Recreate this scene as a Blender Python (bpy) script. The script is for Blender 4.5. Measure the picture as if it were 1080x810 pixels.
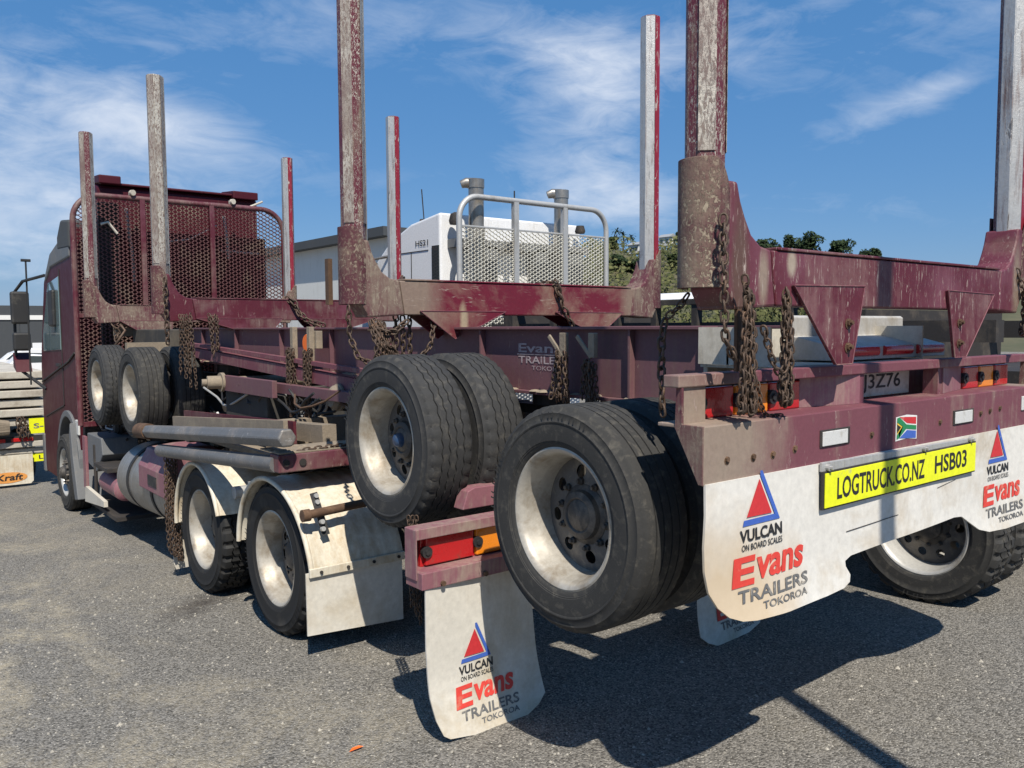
import bpy, bmesh, math, random
from mathutils import Vector, Matrix
random.seed(7)
R=math.radians; PI=math.pi
S=bpy.context.scene
for o in list(bpy.data.objects): bpy.data.objects.remove(o)
H=1.665                       # eye height: everything is measured from the eye, raised by H at the end
# ---------------------------------------------------------------- camera
YAW,PIT,ROL=R(38.514),R(3.988),R(-0.298)
fw=Vector((math.sin(YAW)*math.cos(PIT),math.cos(YAW)*math.cos(PIT),-math.sin(PIT)))
rt=Vector((math.cos(YAW),-math.sin(YAW),0)); up=rt.cross(fw)
c_,s_=math.cos(ROL),math.sin(ROL)
cr=rt*c_+up*s_; cu=rt*(-s_)+up*c_
M=Matrix((cr,cu,-fw)).transposed().to_4x4(); M.translation=Vector((0,0,H))
cd=bpy.data.cameras.new('camera'); cam=bpy.data.objects.new('camera',cd); S.collection.objects.link(cam)
cam.matrix_world=M; cd.sensor_width=36; cd.lens=881.64/1080*36; cd.clip_start=.05; cd.clip_end=5000
S.camera=cam
# ---------------------------------------------------------------- light
SAZ=25.0; SEL=53.0
S.view_settings.view_transform='Standard'; S.view_settings.look='None'
S.view_settings.exposure=0.28; S.view_settings.gamma=1
w=bpy.data.worlds.new('World'); S.world=w; w.use_nodes=True
nt=w.node_tree; nt.nodes.clear()
def N(nt,t,**k):
    n=nt.nodes.new(t)
    for a,b in k.items():
        if a.startswith('i_'): n.inputs[a[2:].replace('_',' ')].default_value=b
        else: setattr(n,a,b)
    return n
def L(nt,a,b): nt.links.new(a,b)
sky=N(nt,'ShaderNodeTexSky',sky_type='NISHITA',sun_disc=False,sun_elevation=R(SEL),sun_rotation=R(180+SAZ),air_density=1.0,dust_density=0.3,ozone_density=1.5,altitude=0)
tc=N(nt,'ShaderNodeTexCoord')
# clouds: soft streaks at their own places in the sky dome
def dirv(u,v):
    x,y=u-540,v-405
    d=fw+rt*(x/881.64)-up*(y/881.64); return d.normalized()
def mathn(op,a,b=None,c=None,clamp=False):
    n=nt.nodes.new('ShaderNodeMath'); n.operation=op; n.use_clamp=clamp
    for i,q in enumerate((a,b,c)):
        if q is None: continue
        if isinstance(q,(int,float)): n.inputs[i].default_value=q
        else: nt.links.new(q,n.inputs[i])
    return n.outputs[0]
def vdot(vec):
    n=nt.nodes.new('ShaderNodeVectorMath'); n.operation='DOT_PRODUCT'
    nt.links.new(tc.outputs['Generated'],n.inputs[0]); n.inputs[1].default_value=vec
    return n.outputs['Value']
mp=N(nt,'ShaderNodeMapping'); mp.inputs['Scale'].default_value=(1.0,1.0,2.6); mp.inputs['Rotation'].default_value=(0.12,0.1,0)
L(nt,tc.outputs['Generated'],mp.inputs['Vector'])
nz=N(nt,'ShaderNodeTexNoise'); nz.inputs['Scale'].default_value=3.6; nz.inputs['Detail'].default_value=10; nz.inputs['Roughness'].default_value=.58; nz.inputs['Distortion'].default_value=.55
L(nt,mp.outputs[0],nz.inputs['Vector'])
nz2=N(nt,'ShaderNodeTexNoise'); nz2.inputs['Scale'].default_value=13; nz2.inputs['Detail'].default_value=8; nz2.inputs['Roughness'].default_value=.65; nz2.inputs['Distortion'].default_value=1.0
L(nt,mp.outputs[0],nz2.inputs['Vector'])
tot=None
# (u,v, half-length deg, half-height deg, tilt deg, strength): cloud banks measured as directions
banks=[(560,50,14,2.9,-12,.75),(640,100,7,3.2,-55,.7),(600,175,6,4.5,-40,.75),(780,25,8,2.8,8,.75),(1000,20,10,3,12,.65),(940,122,6,1.5,16,.85),(1000,92,2.2,.9,10,.45),(120,70,12,3.6,-5,.6),(200,140,10,1.8,-10,.6),(60,200,13,5,-5,.5),(220,230,10,2.6,0,.4),(20,270,10,6,0,.6),(900,220,10,1.7,-3,.6),(620,225,8,2.4,5,.4),(680,225,5,2.6,-10,.45),(480,200,5,1.6,0,.25),(250,5,11,4,-8,.45),(0,120,8,5,-10,.5)]
for (u,v,a,b,t,st) in banks:
    d=dirv(u,v); ex=d.cross(Vector((0,0,1))).normalized(); ey=ex.cross(d).normalized()
    ca,sa=math.cos(R(t)),math.sin(R(t)); e1=ex*ca+ey*sa; e2=ex*(-sa)+ey*ca
    p=vdot(e1); q=vdot(e2); f=vdot(d)
    p=mathn('DIVIDE',p,math.sin(R(a))); q=mathn('DIVIDE',q,math.sin(R(b)))
    r2=mathn('ADD',mathn('MULTIPLY',p,p),mathn('MULTIPLY',q,q))
    g=mathn('POWER',2.718,mathn('MULTIPLY',r2,-1.0)); g=mathn('MULTIPLY',g,mathn('GREATER_THAN',f,0)); g=mathn('MULTIPLY',g,st)
    tot=g if tot is None else mathn('ADD',tot,g)
# everywhere else a little cirrus
base=mathn('ADD',mathn('MULTIPLY',nz.outputs['Fac'],1.15),mathn('MULTIPLY',nz2.outputs['Fac'],.55))
dens=mathn('MULTIPLY',mathn('SUBTRACT',mathn('ADD',base,mathn('MULTIPLY',tot,.40)),1.08),1.45,clamp=True)
dens=mathn('MULTIPLY',dens,mathn('ADD',mathn('MULTIPLY',tot,.85),.05),clamp=True)
dens=mathn('MULTIPLY',dens,.95,clamp=True)
mx=N(nt,'ShaderNodeMix',data_type='RGBA'); mx.inputs[7].default_value=(9.6,10.2,11.2,1)
fl_=N(nt,'ShaderNodeMix',data_type='RGBA'); fl_.inputs[0].default_value=.6; fl_.inputs[7].default_value=(1.35,3.5,7.5,1); L(nt,sky.outputs[0],fl_.inputs[6])
L(nt,dens,mx.inputs[0]); L(nt,fl_.outputs[2],mx.inputs[6])
hs=N(nt,'ShaderNodeHueSaturation'); hs.inputs['Saturation'].default_value=1.10
L(nt,mx.outputs[2],hs.inputs['Color'])
bg=N(nt,'ShaderNodeBackground'); bg.inputs['Strength'].default_value=.072; L(nt,hs.outputs[0],bg.inputs[0])
wo=N(nt,'ShaderNodeOutputWorld'); L(nt,bg.outputs[0],wo.inputs[0])
sd=bpy.data.lights.new('sun','SUN'); sun=bpy.data.objects.new('sun',sd); S.collection.objects.link(sun)
sd.energy=4.9; sd.angle=R(.5); sd.color=(1,.935,.83)
ld=Vector((math.sin(R(SAZ))*math.cos(R(SEL)),math.cos(R(SAZ))*math.cos(R(SEL)),-math.sin(R(SEL))))
sun.rotation_euler=ld.to_track_quat('-Z','Y').to_euler(); sun.location=(0,0,30)

# ---------------------------------------------------------------- materials
MATS={}
def ramp(nt,src,p0,p1,c0=(0,0,0,1),c1=(1,1,1,1)):
    r=nt.nodes.new('ShaderNodeValToRGB'); r.color_ramp.elements[0].position=p0; r.color_ramp.elements[1].position=p1
    r.color_ramp.elements[0].color=c0; r.color_ramp.elements[1].color=c1; nt.links.new(src,r.inputs[0]); return r.outputs[0]
def mat(name,base,dirt=None,dirt_amt=.5,dscale=2.5,streak=.0,chip=None,chip_amt=0,chip_scale=(40,40,8),rough=.6,metal=0,bump=.15,grain=60,chipmetal=0,spec=.5,coat=0,fade=None,fade_amt=.5,blots=None):
    m=bpy.data.materials.new(name); m.use_nodes=True; nt=m.node_tree; b=nt.nodes['Principled BSDF']
    tc=nt.nodes.new('ShaderNodeTexCoord'); oi=nt.nodes.new('ShaderNodeObjectInfo')
    va=nt.nodes.new('ShaderNodeVectorMath'); va.operation='ADD'
    ml=nt.nodes.new('ShaderNodeMath'); ml.operation='MULTIPLY'; ml.inputs[1].default_value=37.0
    L(nt,oi.outputs['Random'],ml.inputs[0]); L(nt,tc.outputs['Object'],va.inputs[0]); L(nt,ml.outputs[0],va.inputs[1])
    vec=va.outputs[0]
    def noise(sc,det=6,rg=.6,scale3=None,dist=0):
        v=vec
        if scale3:
            mp=nt.nodes.new('ShaderNodeMapping'); mp.inputs['Scale'].default_value=scale3; L(nt,v,mp.inputs[0]); v=mp.outputs[0]
        n=nt.nodes.new('ShaderNodeTexNoise'); n.inputs['Scale'].default_value=sc; n.inputs['Detail'].default_value=det; n.inputs['Roughness'].default_value=rg; n.inputs['Distortion'].default_value=dist
        L(nt,v,n.inputs['Vector']); return n.outputs['Fac']
    def mixc(f,a,c):
        x=nt.nodes.new('ShaderNodeMix'); x.data_type='RGBA'
        if isinstance(f,float): x.inputs[0].default_value=f
        else: L(nt,f,x.inputs[0])
        for i,q in ((6,a),(7,c)):
            if isinstance(q,tuple): x.inputs[i].default_value=(*q,1)
            else: L(nt,q,x.inputs[i])
        return x.outputs[2]
    g=noise(grain,4,.7)
    dk=tuple(q*.72 for q in base); lt=tuple(min(1,q*1.22) for q in base)
    col=mixc(g,dk,lt)
    if fade: col=mixc(ramp(nt,noise(1.7,5,.65),.62-fade_amt*.35,.72-fade_amt*.1),col,fade)
    if dirt:
        d1=noise(dscale,9,.68,None,.4)
        if streak:
            d2=noise(dscale*1.5,6,.7,(9,9,.8)); mm=nt.nodes.new('ShaderNodeMix'); mm.inputs[0].default_value=streak
            L(nt,d1,mm.inputs[2]); L(nt,d2,mm.inputs[3]); d1=mm.outputs[0]
        f=ramp(nt,d1,.66-dirt_amt*.34,.77-dirt_amt*.24)
        fine=noise(grain*2.2,3,.7); fm=nt.nodes.new('ShaderNodeMath'); fm.operation='MULTIPLY_ADD'; fm.inputs[1].default_value=.7; fm.inputs[2].default_value=.55; L(nt,fine,fm.inputs[0])
        f2=nt.nodes.new('ShaderNodeMath'); f2.operation='MULTIPLY'; f2.use_clamp=True; L(nt,f,f2.inputs[0]); L(nt,fm.outputs[0],f2.inputs[1])
        dd=mixc(noise(grain*.7,5,.7),tuple(q*.65 for q in dirt),tuple(min(1,q*1.3) for q in dirt))
        col=mixc(f2.outputs[0],col,dd)
    for (bx,by,bz,brx,bry,brz,bc) in (blots or []):
        vs=nt.nodes.new('ShaderNodeVectorMath'); vs.operation='SUBTRACT'; vs.inputs[1].default_value=(bx-3.33,by-4,bz+1); L(nt,tc.outputs['Object'],vs.inputs[0])
        vd=nt.nodes.new('ShaderNodeVectorMath'); vd.operation='DIVIDE'; vd.inputs[1].default_value=(brx,bry,brz); L(nt,vs.outputs[0],vd.inputs[0])
        vl=nt.nodes.new('ShaderNodeVectorMath'); vl.operation='LENGTH'; L(nt,vd.outputs[0],vl.inputs[0])
        an=nt.nodes.new('ShaderNodeMath'); an.operation='MULTIPLY_ADD'; an.inputs[1].default_value=1.0; L(nt,noise(11,10,.82,(1,1,.45),.5),an.inputs[0]); L(nt,vl.outputs['Value'],an.inputs[2])
        hf=nt.nodes.new('ShaderNodeMath'); hf.operation='MULTIPLY'; hf.inputs[1].default_value=.5; L(nt,an.outputs[0],hf.inputs[0]); an=hf
        col=mixc(ramp(nt,an.outputs[0],.50,.84,(.82,.82,.82,1),(0,0,0,1)),col,mixc(noise(grain*.7,5,.7),tuple(q*.65 for q in bc),tuple(min(1,q*1.3) for q in bc)))
    cf=None
    if chip:
        cn=noise(1.0,6,.72,chip_scale,.8)
        cf=ramp(nt,cn,.665-chip_amt*.4,.69-chip_amt*.38)
        cn2=noise(3.0,4,.6); big=ramp(nt,cn2,.30,.62)
        xm=nt.nodes.new('ShaderNodeMath'); xm.operation='MULTIPLY'; L(nt,cf,xm.inputs[0]); L(nt,big,xm.inputs[1]); cf=xm.outputs[0]
        col=mixc(cf,col,mixc(noise(90,3,.6),tuple(q*.7 for q in chip),chip))
        if chipmetal:
            xx=nt.nodes.new('ShaderNodeMath'); xx.operation='MULTIPLY'; xx.inputs[1].default_value=chipmetal; L(nt,cf,xx.inputs[0]); L(nt,xx.outputs[0],b.inputs['Metallic'])
    L(nt,col,b.inputs['Base Color'])
    if not(chip and chipmetal): b.inputs['Metallic'].default_value=metal
    rr=nt.nodes.new('ShaderNodeMapRange'); rr.inputs[3].default_value=max(0.05,rough-.15); rr.inputs[4].default_value=min(1,rough+.2); L(nt,noise(6,6,.7),rr.inputs[0]); L(nt,rr.outputs[0],b.inputs['Roughness'])
    b.inputs['Specular IOR Level'].default_value=spec; b.inputs['Coat Weight'].default_value=coat
    if bump:
        bp=nt.nodes.new('ShaderNodeBump'); bp.inputs['Strength'].default_value=bump; bp.inputs['Distance'].default_value=.004
        hsum=noise(grain*1.3,5,.75)
        if cf is not None:
            a=nt.nodes.new('ShaderNodeMath'); a.operation='SUBTRACT'; L(nt,hsum,a.inputs[0]); L(nt,cf,a.inputs[1]); hsum=a.outputs[0]
        L(nt,hsum,bp.inputs['Height']); L(nt,bp.outputs[0],b.inputs['Normal'])
    MATS[name]=m; return m
DUST=(.30,.245,.175)
guardm=mat('pale_mesh_paint',(.66,.64,.56),(.45,.41,.33),.4,2,0,rough=.5,bump=0)
wirem=mat('dusty_expanded_mesh',(.13,.055,.055),(.25,.19,.14),.50,2,0,rough=.6,bump=0)
maroon=mat('maroon_paint',(.090,.011,.021),(.19,.13,.11),.56,1.6,.30,(.36,.28,.24),.10,(45,45,9),.5,bump=.2,fade=(.15,.05,.07),fade_amt=.3)
maroon_r=mat('rear_bolster_paint',(.098,.011,.020),(.22,.12,.11),.48,1.6,.30,(.46,.37,.32),.20,(90,90,11),.5,bump=.25,fade=(.17,.055,.075),fade_amt=.45,blots=[(2.29,1.68,.16,.05,.3,.25,(.11,.065,.045)),(2.42,1.68,.16,.03,.3,.10,(.30,.24,.18)),(4.50,1.68,.2,.05,.3,.2,(.24,.18,.13)),(2.58,1.68,.21,.03,.3,.05,(.40,.34,.26))])
maroon_2=mat('second_bolster_paint',(.135,.010,.024),(.26,.18,.13),.50,1.6,.0,(.42,.34,.28),.14,(9,60,60),.5,bump=.25,blots=[(2.45,4,.15,.22,.5,.3,(.25,.20,.15)),(2.82,4,.02,.03,.5,.12,(.38,.32,.21)),(4.25,4,.15,.12,.5,.3,(.25,.19,.14))])
maroon_clean=mat('maroon_cab_paint',(.062,.007,.014),(.10,.06,.05),.32,2.5,.5,rough=.5,bump=.03,coat=.0,spec=.25)
maroon_mud=mat('muddy_maroon_paint',(.10,.022,.034),(.24,.19,.14),.70,2.6,.35,(.34,.28,.21),.30,(42,42,20),.7,bump=.4)
maroon_dark=mat('chassis_maroon',(.145,.066,.077),(.16,.10,.085),.45,1.4,.5,(.35,.25,.2),.05,(20,20,8),.6,bump=.12)
pink=mat('faded_maroon',(.165,.052,.068),(.27,.20,.16),.46,2.2,.35,(.40,.31,.27),.08,(35,35,10),.65,bump=.15,blots=[(2.10,1.7,-.38,.42,.5,.28,(.30,.245,.185)),(4.75,1.7,-.3,.15,.5,.1,(.28,.22,.17))])
pinkclean=mat('faded_pink_paint',(.24,.10,.12),(.32,.25,.2),.5,3,.4,rough=.55,bump=.1)
post_m=mat('scraped_maroon_post',(.12,.02,.032),(.22,.18,.13),.45,2.2,.6,(.62,.58,.50),.33,(150,150,60),.5,bump=.5,chipmetal=.45)
post_mid=mat('heavily_scraped_post',(.17,.12,.105),(.26,.22,.17),.5,2.2,.6,(.60,.57,.50),.52,(110,110,30),.5,bump=.5,chipmetal=.45)
post_s=mat('bare_steel_post',(.50,.49,.47),(.20,.12,.10),.42,2.5,.75,(.18,.16,.15),.16,(30,30,4),.42,metal=.6,bump=.4)
post_red=mat('red_paint_strip',(.24,.012,.028),(.25,.2,.16),.3,2.5,.5,(.6,.57,.52),.22,(36,36,10),.5,bump=.3)
sleeve_m=mat('mud_crusted_sleeve',(.085,.022,.030),(.24,.185,.135),.62,3.0,.25,(.40,.33,.24),.36,(60,60,42),.8,bump=.9,grain=45)
mudc=mat('dried_mud',(.24,.195,.145),(.33,.27,.19),.5,5,.2,rough=.95,bump=.9,grain=50)
rust=mat('rusty_steel',(.105,.06,.036),(.20,.12,.07),.5,6,.2,rough=.8,bump=.5,metal=.2)
chainm=mat('chain_steel',(.085,.058,.042),(.16,.095,.06),.45,30,0,rough=.55,bump=.4,metal=.45,grain=200)
steelg=mat('galvanised_steel',(.45,.45,.44),(.28,.25,.21),.4,2,.5,rough=.5,metal=.35,bump=.15)
shelfm=mat('dusty_silver_paint',(.46,.45,.43),(.33,.29,.23),.5,3,.2,rough=.55,metal=.1,bump=.1)
alu=mat('brushed_aluminium',(.34,.335,.32),(.22,.19,.15),.6,2,.5,rough=.42,metal=.6,bump=.1)
chrome=mat('polished_chrome',(.36,.33,.29),(.2,.16,.12),.5,3,.3,rough=.32,metal=.7,bump=.0)
greypipe=mat('scuffed_grey_steel',(.15,.15,.15),(.25,.22,.19),.5,2.2,.2,(.45,.45,.44),.15,(9,26,26),.5,metal=.25,bump=.4)
rubber=mat('tyre_rubber',(.036,.036,.036),(.078,.073,.064),.42,18,0,rough=.78,bump=.25,grain=120,spec=.35)
rubber_d=mat('dusty_tyre_rubber',(.040,.039,.037),(.090,.083,.070),.42,22,0,rough=.85,bump=.3,grain=120,spec=.3)
rubberblk=mat('black_tyre_rubber',(.018,.018,.018),(.055,.05,.043),.3,4,0,rough=.72,bump=.2,grain=120,spec=.35)
rimw=mat('dirty_rim_paint',(.43,.40,.345),(.25,.205,.15),.58,6,0,rough=.42,metal=.2,bump=.08)
rimdisc=mat('brake_dusted_disc',(.14,.13,.12),(.30,.26,.21),.45,8,0,rough=.65,metal=.3,bump=.25)
rimsil=mat('polished_rim',(.50,.49,.46),(.34,.3,.24),.35,6,0,rough=.4,metal=.3,bump=.05)
hubm=mat('hub_grey',(.075,.068,.062),(.20,.165,.13),.5,9,0,rough=.6,metal=.4,bump=.3)
bluem=mat('blue_hub_cap',(.02,.055,.13),(.10,.10,.10),.6,9,0,rough=.4,bump=.05)
cream=mat('dirty_cream_fender',(.66,.61,.50),(.46,.36,.23),.62,3.2,.35,rough=.6,bump=0,grain=25)
flapm=mat('dirty_white_flap',(.64,.605,.53),(.46,.39,.28),.55,1.6,.08,rough=.6,bump=.06,grain=30)
def stain_flap():                                   # the big flap: tea coloured road stain towards its lower outer lobes
    m=mat('stained_white_flap',(.68,.655,.60),(.50,.43,.33),.50,1.5,.08,rough=.6,bump=.06,grain=30)
    nt=m.node_tree; b=nt.nodes['Principled BSDF']; src=b.inputs['Base Color'].links[0].from_socket
    tc=nt.nodes.new('ShaderNodeTexCoord'); vm=nt.nodes.new('ShaderNodeVectorMath'); vm.operation='DISTANCE'; vm.inputs[1].default_value=(2.22,1.62,-.93)
    ge=nt.nodes.new('ShaderNodeTexNoise'); ge.inputs['Scale'].default_value=7; ge.inputs['Detail'].default_value=8; L(nt,tc.outputs['Object'],ge.inputs['Vector'])
    L(nt,tc.outputs['Object'],vm.inputs[0])
    a=nt.nodes.new('ShaderNodeMath'); a.operation='MULTIPLY_ADD'; a.inputs[1].default_value=-.35; L(nt,ge.outputs['Fac'],a.inputs[0]); L(nt,vm.outputs['Value'],a.inputs[2])
    f=ramp(nt,a.outputs[0],0,.30,(.75,.75,.75,1),(0,0,0,1))
    x=nt.nodes.new('ShaderNodeMix'); x.data_type='RGBA'; L(nt,f,x.inputs[0]); L(nt,src,x.inputs[6]); x.inputs[7].default_value=(.54,.40,.235,1)
    L(nt,x.outputs[2],b.inputs['Base Color']); return m
stained=stain_flap()
blackp=mat('black_plastic',(.02,.02,.021),(.07,.065,.055),.35,5,0,rough=.6,bump=.1)
gbox=mat('dark_dusty_box',(.045,.042,.038),(.10,.085,.065),.5,2.5,.3,rough=.8,bump=.2)
greyp=mat('grey_plastic',(.13,.135,.14),(.2,.18,.16),.4,3,.3,rough=.6,bump=.08)
darksteel=mat('oily_dark_steel',(.03,.026,.024),(.10,.08,.06),.42,4,.2,rough=.75,bump=.4)
creamp=mat('cream_dusty_box',(.56,.52,.44),(.36,.31,.24),.5,2.5,.3,rough=.75,bump=.15)
whitep=mat('white_vehicle_paint',(.80,.80,.80),(.5,.48,.44),.25,1.5,.4,rough=.3,bump=.02,coat=.3)
redlens=mat('red_lamp_lens',(.46,.012,.014),(.2,.06,.04),.2,7,0,rough=.25,bump=.12,coat=.6,grain=160)
amblens=mat('amber_lamp_lens',(.80,.24,.010),(.4,.16,.04),.2,7,0,rough=.25,bump=.12,coat=.6,grain=160)
orange=mat('orange_plastic',(.85,.16,.02),rough=.5,bump=.05)
yellow=mat('yellow_reflective',(.82,.90,.015),(.5,.5,.2),.12,6,0,rough=.4,bump=.0)
blackink=mat('black_ink',(.018,.018,.020),(.2,.19,.16),.10,14,0,rough=.6,bump=0)
greyink=mat('worn_grey_ink',(.13,.13,.13),(.42,.38,.32),.42,16,0,rough=.6,bump=0)
redink=mat('worn_red_ink',(.66,.055,.04),(.65,.33,.22),.25,10,0,rough=.6,bump=0)
redsolid=mat('red_ink',(.55,.03,.035),(.6,.4,.3),.1,12,0,rough=.6,bump=0)
blueink=mat('blue_ink',(.05,.12,.45),(.4,.4,.4),.1,12,0,rough=.6,bump=0)
paleink=mat('worn_pale_ink',(.42,.34,.34),(.12,.05,.06),.5,22,0,rough=.6,bump=0)
whiteink=mat('white_ink',(.75,.75,.72),rough=.6,bump=0)
greenink=mat('green_ink',(.02,.22,.08),rough=.6,bump=0)
goldink=mat('gold_ink',(.75,.5,.05),rough=.6,bump=0)
orink=mat('orange_oval_ink',(.70,.30,.07),(.7,.6,.4),.3,12,0,rough=.6,bump=0)
plate_m=mat('dusty_number_plate',(.50,.48,.43),(.36,.31,.24),.4,9,0,rough=.6,bump=.05)
lampw=mat('clear_lamp_lens',(.62,.62,.60),(.4,.38,.33),.3,14,0,rough=.3,bump=.2,grain=180)
wallg=mat('pale_grey_cladding',(.60,.60,.57),(.42,.40,.37),.4,.5,.6,rough=.8,bump=.05)
wallw=mat('white_plaster',(.75,.74,.70),(.5,.48,.44),.3,.6,.4,rough=.85,bump=.03)
roofd=mat('dark_grey_cladding',(.055,.06,.065),(.09,.09,.09),.3,.3,.4,rough=.8,bump=.03)
slab=mat('weathered_pale_timber',(.50,.46,.39),(.28,.24,.19),.5,2.5,.1,(.2,.17,.14),.12,(4,20,40),.85,bump=.5)
barkm=mat('bark',(.09,.065,.045),(.16,.12,.09),.4,1,.5,rough=.9,bump=.3,grain=8)
def glassm(name,col,rough=.05):
    m=bpy.data.materials.new(name); m.use_nodes=True; b=m.node_tree.nodes['Principled BSDF']; b.inputs['Base Color'].default_value=(*col,1); b.inputs['Roughness'].default_value=rough; b.inputs['Specular IOR Level'].default_value=.8; b.inputs['Coat Weight'].default_value=1; return m
glass=glassm('dark_window_glass',(.03,.045,.05)); glass_t=glassm('teal_window_glass',(.16,.24,.25),.08)
def leafm(name,c0,c1):
    m=bpy.data.materials.new(name); m.use_nodes=True; nt=m.node_tree; b=nt.nodes['Principled BSDF']
    g=nt.nodes.new('ShaderNodeNewGeometry'); r=ramp(nt,g.outputs['Random Per Island'],.0,1.0,(*c0,1),(*c1,1)); L(nt,r,b.inputs['Base Color']); b.inputs['Roughness'].default_value=.8; b.inputs['Specular IOR Level'].default_value=.2; return m
leaf_d=leafm('dark_foliage',(.010,.020,.008),(.038,.060,.022)); leaf_o=leafm('olive_foliage',(.035,.045,.014),(.13,.13,.05)); leaf_m=leafm('mid_foliage',(.02,.035,.012),(.075,.09,.03))
def groundmat():
    m=bpy.data.materials.new('gravelly_asphalt'); m.use_nodes=True; nt=m.node_tree; b=nt.nodes['Principled BSDF']
    tc=nt.nodes.new('ShaderNodeTexCoord'); V=tc.outputs['Object']
    def noise(sc,det=6,rg=.6,dist=0,s3=None):
        v=V
        if s3: mp=nt.nodes.new('ShaderNodeMapping'); mp.inputs['Scale'].default_value=s3; L(nt,v,mp.inputs[0]); v=mp.outputs[0]
        n=nt.nodes.new('ShaderNodeTexNoise'); n.inputs['Scale'].default_value=sc; n.inputs['Detail'].default_value=det; n.inputs['Roughness'].default_value=rg; n.inputs['Distortion'].default_value=dist; L(nt,v,n.inputs['Vector']); return n.outputs['Fac']
    def mixc(f,a,c,bt='MIX'):
        x=nt.nodes.new('ShaderNodeMix'); x.data_type='RGBA'; x.blend_type=bt
        if isinstance(f,(float,int)): x.inputs[0].default_value=f
        else: L(nt,f,x.inputs[0])
        for i,q in ((6,a),(7,c)):
            if isinstance(q,tuple): x.inputs[i].default_value=(*q,1)
            else: L(nt,q,x.inputs[i])
        return x.outputs[2]
    vo=nt.nodes.new('ShaderNodeTexVoronoi'); vo.inputs['Scale'].default_value=110; vo.inputs['Randomness'].default_value=1; L(nt,V,vo.inputs['Vector'])
    sp=nt.nodes.new('ShaderNodeSeparateColor'); L(nt,vo.outputs['Color'],sp.inputs[0])
    stone=ramp(nt,sp.outputs[0],0,1,(.042,.040,.036,1),(.33,.31,.275,1))
    vo2=nt.nodes.new('ShaderNodeTexVoronoi'); vo2.inputs['Scale'].default_value=62; L(nt,V,vo2.inputs['Vector'])
    sp2=nt.nodes.new('ShaderNodeSeparateColor'); L(nt,vo2.outputs['Color'],sp2.inputs[0])
    bright=ramp(nt,sp2.outputs[1],.80,.84); near=ramp(nt,vo2.outputs['Distance'],.18,.32,(1,1,1,1),(0,0,0,1))
    mm=nt.nodes.new('ShaderNodeMath'); mm.operation='MULTIPLY'; L(nt,bright,mm.inputs[0]); L(nt,near,mm.inputs[1])
    col=mixc(mm.outputs[0],stone,(.72,.68,.58))
    col=mixc(.22,col,ramp(nt,noise(1.1,8,.7),.3,.75,(.135,.124,.107,1),(.255,.233,.197,1)))
    dust=ramp(nt,noise(.7,10,.72,.6,(1.5,1,1)),.45,.66); fine=ramp(nt,noise(22,6,.75),.36,.56)
    sepv=nt.nodes.new('ShaderNodeSeparateXYZ'); L(nt,V,sepv.inputs[0])
    left=nt.nodes.new('ShaderNodeMapRange'); left.inputs[1].default_value=2.4; left.inputs[2].default_value=.6; left.inputs[3].default_value=.10; left.inputs[4].default_value=1; L(nt,sepv.outputs[0],left.inputs[0])
    m2=nt.nodes.new('ShaderNodeMath'); m2.operation='MULTIPLY'; L(nt,dust,m2.inputs[0]); L(nt,fine,m2.inputs[1])
    m3=nt.nodes.new('ShaderNodeMath'); m3.operation='MULTIPLY'; L(nt,m2.outputs[0],m3.inputs[0]); L(nt,left.outputs[0],m3.inputs[1])
    col=mixc(m3.outputs[0],col,(.50,.43,.30))
    # oil drip by the drive wheel
    vm=nt.nodes.new('ShaderNodeMapping'); vm.vector_type='TEXTURE'; vm.inputs['Location'].default_value=(1.93,6.05,0); vm.inputs['Scale'].default_value=(.24,.55,5); vm.inputs['Rotation'].default_value=(0,0,R(-50)); L(nt,V,vm.inputs[0])
    ln=nt.nodes.new('ShaderNodeVectorMath'); ln.operation='LENGTH'; L(nt,vm.outputs[0],ln.inputs[0])
    aa=nt.nodes.new('ShaderNodeMath'); aa.operation='MULTIPLY_ADD'; aa.inputs[1].default_value=1.3; L(nt,noise(9,6,.7),aa.inputs[0]); L(nt,ln.outputs['Value'],aa.inputs[2])
    ah=nt.nodes.new('ShaderNodeMath'); ah.operation='MULTIPLY'; ah.inputs[1].default_value=.5; L(nt,aa.outputs[0],ah.inputs[0]); oil=ramp(nt,ah.outputs[0],.45,.85,(.75,.75,.75,1),(0,0,0,1)); col=mixc(oil,col,(.035,.028,.024))
    L(nt,col,b.inputs['Base Color']); b.inputs['Roughness'].default_value=.9; b.inputs['Specular IOR Level'].default_value=.3
    bp=nt.nodes.new('ShaderNodeBump'); bp.inputs['Strength'].default_value=.75; bp.inputs['Distance'].default_value=.008
    hh=nt.nodes.new('ShaderNodeMath'); hh.operation='MULTIPLY_ADD'; hh.inputs[1].default_value=-1.2; L(nt,vo.outputs['Distance'],hh.inputs[0]); L(nt,noise(120,4,.7),hh.inputs[2])
    h2=nt.nodes.new('ShaderNodeMath'); h2.operation='ADD'; L(nt,hh.outputs[0],h2.inputs[0]); L(nt,mm.outputs[0],h2.inputs[1])
    L(nt,h2.outputs[0],bp.inputs['Height']); L(nt,bp.outputs[0],b.inputs['Normal']); return m
groundm=groundmat()
hillm=mat('hillside_earth',(.075,.075,.035),(.13,.11,.06),.5,.03,0,rough=.95,bump=.1,grain=.6)

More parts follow.
